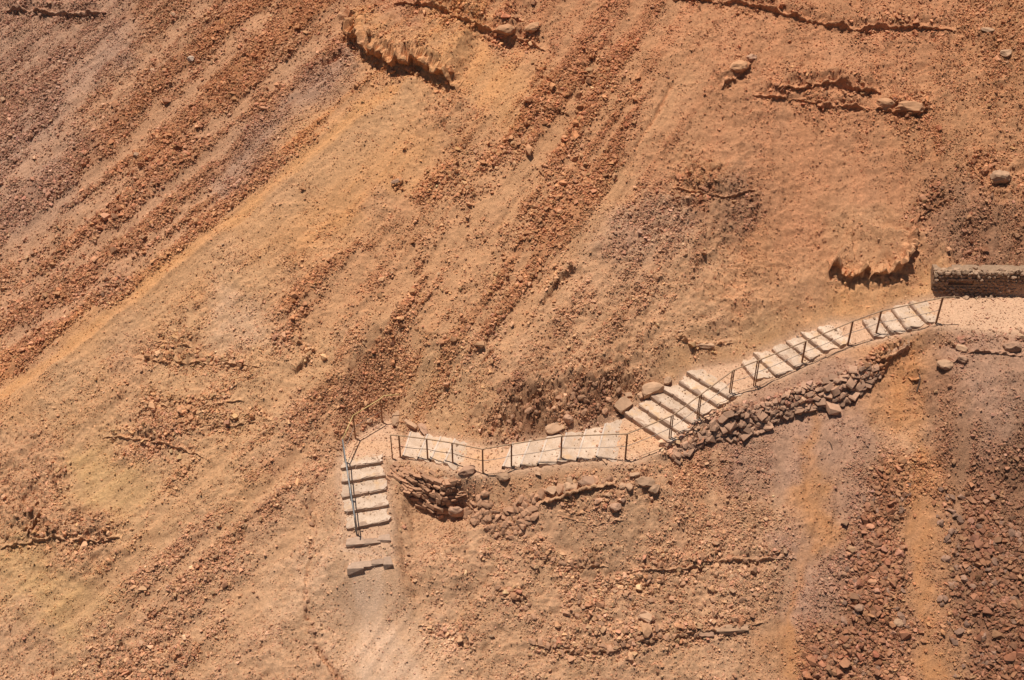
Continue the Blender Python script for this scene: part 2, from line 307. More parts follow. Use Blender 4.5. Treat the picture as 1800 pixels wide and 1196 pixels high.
# ledges: polyline (left to right), face height m, uphill decay m, jaggedness px, facing
LEDGES = [
 ([(600, 24), (614, 72), (640, 100), (690, 124), (735, 124), (780, 148), (806, 160)], .80, 1.8, 3),
 ([(690, 8), (760, 14), (800, 34), (870, 64), (915, 74), (960, 92)], .32, .8, 9), ([(860, 62), (885, 72), (912, 70)], .35, .7, 4),
 ([(1180, 0), (1300, 10), (1360, 24), (1420, 42), (1500, 56), (1600, 52), (1680, 56)], .28, .9, 9),
 ([(1268, 158), (1290, 142), (1310, 128), (1322, 112)], .38, .5, 6), ([(1320, 172), (1400, 178), (1450, 190), (1530, 196)], .28, .6, 5), ([(1365, 158), (1410, 160), (1470, 152), (1510, 166), (1548, 164)], .42, .7, 5), ([(1538, 192), (1570, 202), (1610, 206), (1640, 192)], .30, .6, 4),
 ([(1456, 474), (1476, 484), (1496, 498), (1516, 492), (1528, 478)], .60, 1.0, 5), ([(1528, 486), (1552, 492), (1578, 482), (1598, 462), (1606, 436), (1612, 410)], .65, 1.0, 5), ([(1606, 412), (1614, 388), (1640, 366), (1680, 350)], .16, .6, 4),
 ([(1180, 596), (1240, 610), (1290, 604)], .16, .5, 4), ([(1180, 330), (1230, 345), (1290, 350), (1330, 335)], .2, .5, 9),
 ([(236, 630), (300, 642), (380, 640), (470, 648)], .11, .4, 3), ([(466, 594), (510, 604), (550, 614)], .16, .4, 4), ([(270, 600), (300, 606), (340, 612)], .10, .3, 4),
 ([(0, 966), (60, 956), (110, 950), (165, 956), (215, 948)], .30, .9, 8), ([(46, 944), (60, 930), (72, 905)], .3, .6, 3), ([(180, 770), (240, 776), (290, 784), (362, 806)], .2, .6, 8), ([(90, 852), (120, 838)], .08, .3, 2),
 ([(945, 888), (985, 884), (1020, 868), (1056, 860), (1084, 854)], .36, .5, 3), ([(924, 952), (950, 982), (1000, 1000), (1070, 996)], .14, .4, 4), ([(870, 1035), (900, 1052), (928, 1062)], .14, .4, 4),
 ([(935, 1132), (970, 1146), (1010, 1152), (1070, 1150), (1120, 1132), (1200, 1122), (1260, 1112), (1345, 1096)], .17, .8, 4), ([(1110, 1005), (1200, 1006), (1260, 990), (1330, 988), (1400, 982)], .2, .7, 6), ([(1040, 1030), (1120, 1030), (1170, 1040)], .12, .4, 5),
 ([(1552, 636), (1575, 628), (1600, 612)], .22, .5, 4), ([(1585, 658), (1605, 676), (1620, 668)], .2, .5, 4), ([(1650, 650), (1672, 640), (1700, 632)], .18, .4, 4), ([(1690, 622), (1740, 622), (1800, 628)], .14, .5, 5),
 ([(0, 22), (60, 26), (140, 34), (190, 24)], .35, .8, 3), ([(690, 330), (712, 322)], .1, .3, 2), ([(1700, 290), (1712, 300), (1720, 318)], .2, .4, 4), ([(735, 1100), (800, 1112), (840, 1130)], .1, .4, 5),
 ([(950, 540), (972, 512), (985, 494), (1014, 470)], .26, .25, 2), ([(516, 660), (538, 640), (558, 612)], .26, .25, 2), ([(230, 706), (330, 720), (430, 704)], .10, .4, 5), ([(300, 742), (400, 752), (480, 738)], .10, .4, 5), ([(980, 905), (1040, 925), (1100, 915)], .08, .3, 5)]
FACE = np.zeros(PX.shape)
for pts, h, L, jag in LEDGES:
    x0 = min(p[0] for p in pts) - 140; x1 = max(p[0] for p in pts) + 140; y0 = min(p[1] for p in pts) - 190; y1 = max(p[1] for p in pts) + 60
    sel = (PX > x0) & (PX < x1) & (PY > y0) & (PY < y1)
    px = PX[sel]; py = PY[sel]
    jx = px; jy = py
    d, s, tt, _ = poly_dist(jx, jy, pts); sg = -s*d/55.0         # metres, + on the uphill (upper) side
    ends = sstep(0, .12, tt)*sstep(0, .12, 1 - tt)
    pr = np.where(sg > 0, np.exp(-np.maximum(sg, 0)/L)*sstep(0.0 if jag == 2 else .02, .05 if jag == 2 else .20 + .12*h, sg), 0)*ends*np.exp(-np.maximum(np.abs(sg) - 3, 0))
    hv = h*.9*pr
    und = -0.18*h*np.exp(-((sg + .10)/.16)**2)*ends
    H[sel] += hv + np.where(sg < .02, und, 0)
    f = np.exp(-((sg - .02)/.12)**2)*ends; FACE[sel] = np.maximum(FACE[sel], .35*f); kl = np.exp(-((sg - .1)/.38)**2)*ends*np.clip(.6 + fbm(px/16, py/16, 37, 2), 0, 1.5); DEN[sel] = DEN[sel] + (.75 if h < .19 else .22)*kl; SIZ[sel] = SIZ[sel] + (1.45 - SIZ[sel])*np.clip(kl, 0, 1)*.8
    ROU[sel] = np.maximum(ROU[sel], np.minimum(.7, h*1.5)*np.exp(-(sg/.45)**2)*ends)
# slits (narrow cracks)
for pts, dep, hw in [([(848, 640), (866, 618)], .35, 2.2), ([(1206, 362), (1218, 372)], .2, 3),
                     ([(1180, 150), (1150, 210), (1118, 260)], .12, 3), ([(570, 112), (600, 96)], .3, 4), ([(535, 890), (548, 925), (558, 940)], .15, 4), ([(545, 1000), (538, 1060), (540, 1090)], .14, 4), ([(555, 1140), (575, 1170), (600, 1196)], .2, 4), ([(822, 1040), (828, 1060)], .3, 4), ([(1612, 690), (1640, 780)], .1, 6)]:
    d, _, tt, _ = poly_dist(PX + 3*noise(PX/9, PY/9, 8), PY, pts); H -= dep*np.exp(-(d/hw)**2)
# spur edge beside the lower stair, falls to the left
d, s, tt, _ = poly_dist(PX + 7*fbm(PX/18, PY/18, 31, 3), PY, [(540, 840), (556, 930), (540, 1010), (536, 1080), (556, 1150), (610, 1230)])
sg = -s*d/55.0; H += np.where(sg > 0, 1, 0)*0  # orientation kept simple
H += 0.16*sstep(-.10, .10, -s*d/55.0*-1)*np.exp(-np.maximum(0, d/55.0)/1.2)*IN*sstep(820, 880, PY)

# signed distance to every quad of the corridor, height from the position between its two end lines
NEAR = (np.abs(GX) < 24) & (GY > -16) & (GY < 6)
gxn = GX[NEAR]; gyn = GY[NEAR]
bestd = np.full(gxn.shape, 1e9); bz = np.zeros(gxn.shape); bkd = np.zeros(gxn.shape); bku = np.zeros(gxn.shape)
BLO = np.full(gxn.shape, -99.0); BHI = np.full(gxn.shape, 99.0)
def seg_d(x, y, a, b):
    ex, ey = b[0]-a[0], b[1]-a[1]; l2 = ex*ex + ey*ey + 1e-12
    t = np.clip(((x-a[0])*ex + (y-a[1])*ey)/l2, 0, 1)
    return np.hypot(x-a[0]-t*ex, y-a[1]-t*ey)
for k in range(n - 1):
    q = [tuple(P0[k]), tuple(P0[k+1]), tuple(P1[k+1]), tuple(P1[k])]
    cx = (ctr[k] + ctr[k+1])/2
    m = np.hypot(gxn - cx[0], gyn - cx[1]) < 9.5
    x = gxn[m]; y = gyn[m]
    d = np.minimum.reduce([seg_d(x, y, q[j], q[(j+1) % 4]) for j in range(4)])
    d = np.where(inside(x, y, q), 0.0, d)
    def lined(a, b):
        ex, ey = b[0]-a[0], b[1]-a[1]; l = math.hypot(ex, ey) + 1e-9
        return np.abs((x-a[0])*ey - (y-a[1])*ex)/l
    f0 = lined(P0[k], P1[k]); f1 = lined(P0[k+1], P1[k+1])
    t0 = f0/(f0 + f1 + 1e-9)
    # outside the quad use the nearest point on its centre line
    ex, ey = ctr[k+1] - ctr[k]; tc = np.clip(((x-ctr[k][0])*ex + (y-ctr[k][1])*ey)/(ex*ex + ey*ey + 1e-9), 0, 1)
    t = np.where(d <= 1e-6, t0, tc*sstep(0, .5, d) + t0*(1 - sstep(0, .5, d)))
    up = d < bestd[m]
    idx = np.where(m)[0][up]
    bestd[idx] = d[up]; bz[idx] = (SZ[k] + (SZ[k+1]-SZ[k])*t)[up]; bkd[idx] = (KD[k] + (KD[k+1]-KD[k])*t)[up]; bku[idx] = (KU[k] + (KU[k+1]-KU[k])*t)[up]
    zk = SZ[k] + (SZ[k+1]-SZ[k])*t; e_ = np.maximum(0, d - .10); w_ = np.where(m)[0]
    BLO[w_] = np.maximum(BLO[w_], zk - (KD[k] + (KD[k+1]-KD[k])*t)*e_ - .13*e_*e_)
    BHI[w_] = np.minimum(BHI[w_], zk + (KU[k] + (KU[k+1]-KU[k])*t)*e_ + .15*e_*e_)
E = np.full(GX.shape, 99.0); ZP = np.zeros(GX.shape); KDg = np.ones(GX.shape); KUg = np.ones(GX.shape)
LO = np.full(GX.shape, -99.0); HI = np.full(GX.shape, 99.0); LO[NEAR] = BLO; HI[NEAR] = BHI; E[NEAR] = bestd; ZP[NEAR] = bz; KDg[NEAR] = bkd; KUg[NEAR] = bku
en = np.maximum(0, E - .10 - .06*fbm(GX*2.2, GY*2.2, 77, 2))
onp = E < 8
# the retained shoulder above the long rubble wall: it only exists uphill of the wall's foot
FOOT = [(1186, 812), (1215, 800), (1252, 774), (1300, 770), (1350, 754), (1387, 738), (1412, 728), (1467, 724), (1500, 704), (1530, 682), (1552, 664), (1585, 640), (1640, 626), (1720, 650)]
d, s, tt, _ = poly_dist(PX + 3*fbm(PX/12, PY/12, 21, 2), PY + 3*fbm(PX/10, PY/10, 23, 2), FOOT)
sg = -s*d/55.0
wallzone = (PX > 1130) & (PX < 1660)
lo = LO - .05*fbm(GX*2.2, GY*2.2, 77, 2)*sstep(.1, .5, E)
fillM = H.copy()
ramp = sstep(-.02, .50, sg)
wz = sstep(1130, 1225, PX)*sstep(1700, 1560, PX)
lo2 = np.where(sg > 0, fillM + (lo - fillM)*ramp, fillM - .02)
lo = np.where(lo > fillM, lo + (lo2 - lo)*wz, lo)
lowz = np.where(onp, np.maximum(H, lo), H)
WALLF = wallzone & (sg > -.05) & (sg < .6) & (lowz > fillM + .12)
# bastion: raised corner platform carrying the first steps
BAST = [(680, 832), (705, 848), (732, 862), (771, 886), (790, 872), (806, 858), (826, 842), (826, 822), (760, 800), (690, 800)]
dB = poly_dist(PX + 2*fbm(PX/8, PY/8, 44, 2), PY + 2*fbm(PX/9, PY/9, 45, 2), BAST[:7])[0]/55.0
inB = inside(PX, PY, BAST)
dig = 1.25*np.exp(-(((PX - 775)/72)**2 + ((PY - 880)/np.where(PY > 880, 105, 34))**2))*sstep(.05, .75, E)*sstep(682, 730, PX); lowz = lowz - dig; fillM = fillM - dig
platz = ZP - .06 - .10*en
hole = np.exp(-(((PX - 812)/26)**2 + ((PY - 880)/22)**2))
lowz = np.where(~inB & (PX > 770) & (PX < 880) & (E > .12), lowz - .55*hole*sstep(.1, .5, E), lowz)
lowz = np.where(inB & onp, np.maximum(lowz, fillM + (platz - .03 - fillM)*sstep(.16, .42, dB)), lowz)
H2 = np.where(onp, np.minimum(lowz, HI + .04*fbm(GX*2.2, GY*2.2, 78, 2)*sstep(.1, .5, E)), lowz)
H2 = np.where((E <= 1e-6) & onp, ZP, H2)
kS = sstep(1110, 1010, PY); H2 = np.where((PY > 1005) & (PX < 1000), fillM + (H2 - fillM)*kS, H2)
# ground banked up behind the masonry wall
d, s, tt, _ = poly_dist(PX, PY, [(1640, 480), (1660, 489), (1720, 493), (1800, 495), (2000, 497)])
sgw = -s*d/55.0
H2 += np.where((sgw > 0) & (PX > 1600), .50*np.exp(-np.maximum(sgw, 0)/1.3)*sstep(0, .08, sgw), 0)*sstep(1636, 1652, PX)
ONPATH = E < .04
PATHM = 1 - sstep(.02, .35, E + .25*fbm(GX*1.6, GY*1.6, 55, 3)*sstep(990, 1040, PY))
H = H2
ROU = ROU*(1 - .93*(1 - sstep(0, .45, E))); DEN = DEN*(1 - (.97 - .5*sstep(1010, 1100, PY))*(1 - sstep(.02, .30, E + .2*fbm(GX*1.6, GY*1.6, 56, 3)))); DEN = np.maximum(DEN, .16*sstep(1000, 1060, PY))
WALLF &= PX < 1555
DEN = np.where(WALLF, 1.2, DEN); SIZ = np.where(WALLF, 1.35, SIZ)
sh = wallzone & (sg > .3) & (E < 2.2); DEN = np.where(sh, DEN*.6, DEN)
# worn sand next to the path, uphill side
for pts, hw_ in [([(1250, 640), (1330, 605), (1420, 572), (1500, 545), (1600, 518), (1640, 505)], 22), ([(1100, 730), (1150, 745)], 20), ([(760, 745), (840, 770)], 18), ([(1180, 600), (1240, 640)], 18)]:
    d = poly_dist(wpx, wpy, pts)[0]; k = np.exp(-(d/hw_)**2); DEN *= 1 - .85*k; ROU *= 1 - .8*k
    COLR += (np.array([.58, .355, .19]) - COLR)*(k*.7)[..., None]

# ------------------------------------------------------------------ relief
tw = poly_dist(PX + 14*fbm(PX/38, PY/38, 58, 3), PY, [(648, 990), (648, 1060), (662, 1130), (690, 1196), (720, 1300)])[0]; twid = 30 + 38*sstep(1040, 1230, PY)
TRK = (1 - sstep(.55, 1.15, tw/twid))*sstep(985, 1010, PY)
R = np.clip(ROU, 0, 1.1)*IN*(1 - .85*TRK)
f1, f2, rv = worley(GX*3.1 + .5*noise(GX*2, GY*2, 51), GY*3.6, 12)
H += R*(0.10*np.clip(.62 - f1, 0, 1)*(rv > .35)*(.4 + rv))*1.2
f1, f2, rv = worley(GX*6.3, GY*7.0, 13)
H += (0.25 + R)*IN*(0.045*np.clip(.6 - f1, 0, 1)*(rv > .45))*sstep(.02, .3, E)
H += IN*R*(0.12*fbm(GX*1.7, GY*2.2, 14, 4, .6)) + IN*(0.009*fbm(GX*5, GY*6, 18, 3, .6))*sstep(-.05, .25, E) + IN*.004*fbm(GX*3, GY*3, 19, 2)
# crusty clay flakes
rid = 1 - np.abs(fbm(GX*1.9 + .6*noise(GX, GY, 2), GY*2.8, 22, 3, .55))*1.6
H += IN*R*0.08*np.clip(rid, 0, 1)**3
rid2 = 1 - np.abs(fbm(GX*.75 + .5*noise(GX*.6, GY*.6, 3), GY*1.1, 24, 4, .6))*1.5
H += IN*sstep(.1, .9, E)*(.018 + .13*R)*np.clip(rid2, 0, 1)**2*(1 - .9*TRK)
# rubble bank above the middle flight
bank = np.exp(-((poly_dist(PX, PY, [(875, 745), (930, 722), (1000, 690), (1085, 668)])[0])/34.0)**2)*sstep(.1, .5, E)
f1, f2, rv = worley(GX*2.5, GY*3.0, 29)
H += bank*(.38*fbm(GX*1.5, GY*1.8, 30, 4, .65) + .26*np.clip(.55 - f1, 0, 1)*rv*2)
Hg = H

def hsample(x, y):
    fx = np.interp(x, XS, np.arange(len(XS))); fy = np.interp(y, YS, np.arange(len(YS)))
    ix = np.minimum(fx.astype(int), len(XS) - 2); iy = np.minimum(fy.astype(int), len(YS) - 2); fx = fx - ix; fy = fy - iy
    return Hg[iy, ix]*(1-fx)*(1-fy) + Hg[iy, ix+1]*fx*(1-fy) + Hg[iy+1, ix]*(1-fx)*fy + Hg[iy+1, ix+1]*fx*fy
def gsample(A, x, y):
    ix = np.clip(np.rint(np.interp(x, XS, np.arange(len(XS)))).astype(int), 0, len(XS)-1); iy = np.clip(np.rint(np.interp(y, YS, np.arange(len(YS)))).astype(int), 0, len(YS)-1)
    return A[iy, ix]
def hit(px, py):
    return solve_on(px, py, hsample)
def hit1(px, py):
    a = hit([px], [py]); return Vector((float(a[0][0]), float(a[1][0]), float(a[2][0])))
def hnormal(x, y, e=.06):
    gx_ = (hsample(x + e, y) - hsample(x - e, y))/(2*e); gy_ = (hsample(x, y + e) - hsample(x, y - e))/(2*e)
    n_ = np.stack([-gx_, -gy_, np.ones_like(gx_)], -1); return n_/np.linalg.norm(n_, axis=-1, keepdims=True)

# ------------------------------------------------------------------ ground colour
cv = 1 + .10*fbm(GX/1.3, GY/1.3, 61, 4)[..., None]*np.array([1, 1.1, 1.3]) + .08*ST[..., None]*np.array([1, .7, .4])
COLR = COLR*cv
# sandy run-outs are a touch paler, old clay a touch redder
sc_ = np.where((CREST < -.4)[..., None], np.array([.47, .295, .19]), np.array([.52, .32, .18])); COLR += (sc_ - COLR)*(np.maximum(SM, .55*(1 - STM))*.50*(1 - .8*sstep(1200, 1350, PX)))[..., None]
for pts, hw_ in [([(610, 100), (545, 155), (470, 222), (425, 280), (395, 330)], 26), ([(200, 90), (110, 170), (30, 260), (-40, 330)], 30), ([(100, 300), (30, 380), (-40, 440)], 22)]:
    d = poly_dist(spx, spy, pts)[0]; k = np.exp(-(d/hw_)**2)*.8; COLR += (np.array([.40, .268, .20]) - COLR)*k[..., None]
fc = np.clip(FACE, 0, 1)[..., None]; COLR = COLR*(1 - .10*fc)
# orange wash lines on the right
for pts, hw_ in [([(1430, 740), (1415, 830), (1445, 930), (1400, 990), (1380, 1150), (1400, 1250)], 14), ([(1590, 650), (1600, 700), (1620, 830), (1612, 960), (1622, 1060), (1640, 1196)], 17), ([(1580, 640), (1580, 740)], 22)]:
    d = poly_dist(wpx, wpy, pts)[0]; k = np.exp(-(d/hw_)**2)*(.6 + .4*np.clip(fbm(PX/30, PY/60, 66, 2) + .5, 0, 1.5)); COLR += (np.array([.46, .235, .105]) - COLR)*np.clip(k*.6, 0, 1)[..., None]
# the crest line: grey-tan below, orange above
pathc = np.array([.47, .325, .225]) * (1 + .06*fbm(GX*1.2, GY*1.2, 71, 3))[..., None]
PATHM = np.where(PY > 1000, np.maximum(.25*PATHM, TRK), PATHM)
TRKC = np.clip(TRK, 0, 1)[..., None]*(.8 + .3*fbm(PX/16, PY/20, 59, 3))[..., None]
DEN = DEN*(1 - .85*np.clip(TRK, 0, 1)*(1 - .6*(fbm(PX/30, PY/30, 53, 2) > .35)))
pathc = pathc + (np.array([.62, .45, .325]) - pathc)*sstep(985, 1010, PY)[..., None]
pk = PATHM[..., None]*np.where(PY > 1000, .75 + .35*fbm(PX/22, PY/30, 57, 3), 1)[..., None]
sandc = np.exp(-(((PX - 1120)/55)**2 + ((PY - 785)/40)**2)) + np.exp(-(((PX - 850)/35)**2 + ((PY - 810)/30)**2)) + .6*np.exp(-(((PX - 640)/50)**2 + ((PY - 765)/18)**2))
pathc = pathc + (np.array([.50, .325, .20]) - pathc)*np.clip(sandc, 0, 1)[..., None]
COLR = COLR + (pathc - COLR)*np.clip(pk*1.0, 0, 1)
dk = np.clip(DEN - .35, 0, .9)*(1 - PATHM); COLR = COLR*(1 - dk[..., None]*np.array([.13, .20, .24]))  # ground among dense scree reddened, and darkened to deepen shade between stones
kk = np.exp(-((CREST + .22)/.22)**2)*.42; COLR += (np.array([.58, .315, .135]) - COLR)*kk[..., None]
kk = np.exp(-((CREST - .45)/.6)**2)*(CREST > 0)*.45; COLR += (np.array([.50, .33, .20]) - COLR)*kk[..., None]
COLR = np.clip(COLR*np.array([1.28, 1.095, .96]), .02, .8)

def nodes_mat(name):
    m = bpy.data.materials.new(name); m.use_nodes = True; t = m.node_tree
    b = t.nodes['Principled BSDF']; return m, t, b
def N(t, kind, **kw):
    n_ = t.nodes.new(kind)
    for k, v in kw.items():
        if k in n_.inputs.keys(): n_.inputs[k].default_value = v
        else: setattr(n_, k, v)
    return n_
def ground_mat(name, lo_, hi_, bump, fine):
    m, t, b = nodes_mat(name)
    at = N(t, 'ShaderNodeAttribute', attribute_name='Col')
    tc = N(t, 'ShaderNodeTexCoord')
    n1 = N(t, 'ShaderNodeTexNoise', Scale=fine, Detail=6.0, Roughness=0.7); t.links.new(tc.outputs['Object'], n1.inputs['Vector'])
    n2 = N(t, 'ShaderNodeTexNoise', Scale=fine*4, Detail=3.0, Roughness=0.6); t.links.new(tc.outputs['Object'], n2.inputs['Vector'])
    mr = N(t, 'ShaderNodeMapRange'); mr.inputs['From Min'].default_value = .3; mr.inputs['From Max'].default_value = .7; mr.inputs['To Min'].default_value = lo_; mr.inputs['To Max'].default_value = hi_
    t.links.new(n1.outputs[0], mr.inputs[0])
    vo = N(t, 'ShaderNodeTexVoronoi', Scale=fine*1.6); t.links.new(tc.outputs['Object'], vo.inputs['Vector'])
    hsv = N(t, 'ShaderNodeHueSaturation'); t.links.new(at.outputs['Color'], hsv.inputs['Color']); t.links.new(mr.outputs[0], hsv.inputs['Value'])
    m3 = N(t, 'ShaderNodeMapRange'); m3.inputs['To Min'].default_value = .90; m3.inputs['To Max'].default_value = 1.08
    sx = N(t, 'ShaderNodeSeparateColor'); t.links.new(vo.outputs['Color'], sx.inputs[0]); t.links.new(sx.outputs[0], m3.inputs[0])
    br = N(t, 'ShaderNodeHueSaturation'); t.links.new(m3.outputs[0], br.inputs['Value']); t.links.new(hsv.outputs[0], br.inputs['Color'])
    t.links.new(br.outputs[0], b.inputs['Base Color'])
    b.inputs['Roughness'].default_value = .95; b.inputs['Specular IOR Level'].default_value = .12
    ad = N(t, 'ShaderNodeMath', operation='ADD'); t.links.new(n1.outputs[0], ad.inputs[0]); t.links.new(n2.outputs[0], ad.inputs[1])
    bp = N(t, 'ShaderNodeBump', Strength=bump, Distance=.03); t.links.new(ad.outputs[0], bp.inputs['Height']); t.links.new(bp.outputs[0], b.inputs['Normal'])
    return m
m_ground = ground_mat('desert_ground', .80, 1.16, .9, 15.0)
m_path = ground_mat('trodden_path', .84, 1.10, .6, 13.0)

# sideways jitter gives rough faces real undercuts
jit = (R + FACE)*.035
jit = jit + FACE*.02
VX = GX + jit*fbm(GX*5.5 + 2*Hg, GY*6 + Hg*6, 81, 3, .6)*IN*sstep(.1, .4, E); VY = GY + 1.3*jit*fbm(GX*5 + 40, Hg*7 + GY, 85, 3, .6)*IN*sstep(.1, .4, E)
ny, nx = GX.shape
ii = np.arange(ny*nx).reshape(ny, nx)
quads = np.stack([ii[:-1, :-1], ii[:-1, 1:], ii[1:, 1:], ii[1:, :-1]], -1)
ONPATH &= PY < 985
isP = (ONPATH[:-1, :-1] & ONPATH[1:, 1:] & ONPATH[:-1, 1:] & ONPATH[1:, :-1]).reshape(-1)
quads = quads.reshape(-1, 4)
allv = np.stack([VX, VY, Hg], -1).reshape(-1, 3).astype(np.float32)
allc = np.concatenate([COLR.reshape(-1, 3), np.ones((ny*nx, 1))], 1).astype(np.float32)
def sheet(name, q, mat):
    used, inv = np.unique(q, return_inverse=True); q = inv.reshape(-1, 4)
    me = bpy.data.meshes.new(name); me.vertices.add(len(used)); me.vertices.foreach_set('co', allv[used].ravel())
    me.loops.add(q.size); me.loops.foreach_set('vertex_index', q.ravel().astype(np.int32))
    me.polygons.add(len(q)); me.polygons.foreach_set('loop_start', np.arange(0, q.size, 4, dtype=np.int32)); me.polygons.foreach_set('loop_total', np.full(len(q), 4, np.int32))
    me.polygons.foreach_set('use_smooth', np.ones(len(q), bool))
    me.update(calc_edges=True)
    a = me.color_attributes.new('Col', 'FLOAT_COLOR', 'POINT'); a.data.foreach_set('color', allc[used].ravel())
    me.materials.append(mat); o = bpy.data.objects.new(name, me); COL.objects.link(o); return o
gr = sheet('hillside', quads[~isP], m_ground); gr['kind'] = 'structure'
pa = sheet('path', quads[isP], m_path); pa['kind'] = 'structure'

# ------------------------------------------------------------------ stone materials and meshes
def stone_mat(name, src='INSTANCER', base=None, vary=.25):
    m, t, b = nodes_mat(name)
    tc = N(t, 'ShaderNodeTexCoord')
    if base is None:
        at = N(t, 'ShaderNodeAttribute', attribute_name='tint'); at.attribute_type = src; col = at.outputs['Color']
    else:
        oi = N(t, 'ShaderNodeObjectInfo'); cr = N(t, 'ShaderNodeValToRGB'); e = cr.color_ramp.elements
        e[0].color = (base[0]*(1-vary), base[1]*(1-vary), base[2]*(1-vary*.9), 1); e[1].color = (min(1, base[0]*(1+vary)), base[1]*(1+vary), base[2]*(1+vary*1.1), 1)
        t.links.new(oi.outputs['Random'], cr.inputs[0]); col = cr.outputs[0]
    n1 = N(t, 'ShaderNodeTexNoise', Scale=3.0, Detail=5.0, Roughness=0.7)
    t.links.new(tc.outputs['Object'], n1.inputs['Vector'])
    mr = N(t, 'ShaderNodeMapRange'); mr.inputs['From Min'].default_value = .3; mr.inputs['From Max'].default_value = .7; mr.inputs['To Min'].default_value = .78; mr.inputs['To Max'].default_value = 1.18
    t.links.new(n1.outputs[0], mr.inputs[0])
    hsv = N(t, 'ShaderNodeHueSaturation'); t.links.new(col, hsv.inputs['Color']); t.links.new(mr.outputs[0], hsv.inputs['Value']); t.links.new(hsv.outputs[0], b.inputs['Base Color'])
    b.inputs['Roughness'].default_value = .9; b.inputs['Specular IOR Level'].default_value = .15
    bp = N(t, 'ShaderNodeBump', Strength=.5, Distance=.03); t.links.new(n1.outputs[0], bp.inputs['Height']); t.links.new(bp.outputs[0], b.inputs['Normal'])
    return m
m_scree = stone_mat('scree_stone')
m_wallst = stone_mat('wall_stone', base=(.43, .225, .125), vary=.22)
m_rubble = stone_mat('rubble_stone', base=(.42, .235, .142), vary=.25)
m_bould = stone_mat('boulder_stone', base=(.49, .285, .165), vary=.15)
m_crag = stone_mat('clay_outcrop', base=(.58, .295, .15), vary=.10)
m_edge = stone_mat('edging_stone', base=(.42, .27, .18), vary=.18)
m_masonry = stone_mat('masonry_stone', base=(.40, .245, .15), vary=.22)
m_mortar = ground_mat('earth_mortar', .8, 1.1, .8, 9.0)
def mortar_like(o, col):
    a = o.data.color_attributes.new('Col', 'FLOAT_COLOR', 'POINT'); n_ = len(o.data.vertices)
    a.data.foreach_set('color', np.tile(np.array([*col, 1.0], np.float32), n_))
def tread_mat():
    m, t, b = nodes_mat('worn_tread')
    tc = N(t, 'ShaderNodeTexCoord'); ge = N(t, 'ShaderNodeNewGeometry')
    n1 = N(t, 'ShaderNodeTexNoise', Scale=2.5, Detail=6.0, Roughness=0.65); t.links.new(tc.outputs['Object'], n1.inputs['Vector'])
    n2 = N(t, 'ShaderNodeTexNoise', Scale=26.0, Detail=4.0, Roughness=0.7); t.links.new(tc.outputs['Object'], n2.inputs['Vector'])
    cr = N(t, 'ShaderNodeValToRGB'); e = cr.color_ramp.elements; e[0].position = .32; e[0].color = (.49, .325, .215, 1); e[1].position = .66; e[1].color = (.68, .49, .355, 1)
    t.links.new(n1.outputs[0], cr.inputs[0])
    mr = N(t, 'ShaderNodeMapRange'); mr.inputs['From Min'].default_value = .3; mr.inputs['From Max'].default_value = .7; mr.inputs['To Min'].default_value = .80; mr.inputs['To Max'].default_value = 1.12
    t.links.new(n2.outputs[0], mr.inputs[0]); hsv = N(t, 'ShaderNodeHueSaturation'); t.links.new(cr.outputs[0], hsv.inputs['Color']); t.links.new(mr.outputs[0], hsv.inputs['Value'])
    oi = N(t, 'ShaderNodeObjectInfo'); m4 = N(t, 'ShaderNodeMapRange'); m4.inputs['To Min'].default_value = .86; m4.inputs['To Max'].default_value = 1.06; t.links.new(oi.outputs['Random'], m4.inputs[0]); h4 = N(t, 'ShaderNodeHueSaturation'); t.links.new(m4.outputs[0], h4.inputs['Value']); t.links.new(hsv.outputs[0], h4.inputs['Color'])
    n5 = N(t, 'ShaderNodeTexNoise', Scale=1.3, Detail=5.0, Roughness=.75); t.links.new(ge.outputs['Position'], n5.inputs['Vector']); r5 = N(t, 'ShaderNodeMapRange'); r5.inputs['From Min'].default_value = .52; r5.inputs['From Max'].default_value = .66; t.links.new(n5.outputs[0], r5.inputs[0])
    x5 = N(t, 'ShaderNodeMix', data_type='RGBA'); x5.inputs[7].default_value = (.56, .345, .19, 1); t.links.new(r5.outputs[0], x5.inputs[0]); t.links.new(h4.outputs[0], x5.inputs[6])
    t.links.new(x5.outputs[2], b.inputs['Base Color']); b.inputs['Roughness'].default_value = .95; b.inputs['Specular IOR Level'].default_value = .1
    bp = N(t, 'ShaderNodeBump', Strength=.5, Distance=.02); t.links.new(n2.outputs[0], bp.inputs['Height']); t.links.new(bp.outputs[0], b.inputs['Normal'])
    return m
m_tread = tread_mat()
m_riser = stone_mat('sunlit_riser', base=(.56, .42, .32), vary=.06)  # paler colour carries the sunlight on the left-facing risers
def metal(name, c1, c2, rough, met):
    m, t, b = nodes_mat(name); tc = N(t, 'ShaderNodeTexCoord')
    n1 = N(t, 'ShaderNodeTexNoise', Scale=9.0, Detail=5.0, Roughness=0.7); t.links.new(tc.outputs['Object'], n1.inputs['Vector'])
    cr = N(t, 'ShaderNodeValToRGB'); e = cr.color_ramp.elements; e[0].position = .38; e[0].color = (*c1, 1); e[1].position = .62; e[1].color = (*c2, 1)
    t.links.new(n1.outputs[0], cr.inputs[0]); t.links.new(cr.outputs[0], b.inputs['Base Color']); b.inputs['Roughness'].default_value = rough; b.inputs['Metallic'].default_value = met
    return m
m_rust = metal('rusty_steel', (.30, .13, .06), (.46, .22, .10), .8, .0)
m_railtop = metal('worn_yellow_brown_rail', (.42, .26, .09), (.55, .36, .15), .55, .3)
m_rail = metal('brown_painted_rail', (.26, .14, .075), (.40, .25, .14), .6, .2)
m_galv = metal('galvanised_steel', (.20, .19, .18), (.36, .35, .33), .55, .4)
m_wire = metal('steel_cable', (.26, .19, .15), (.34, .26, .21), .6, .5)
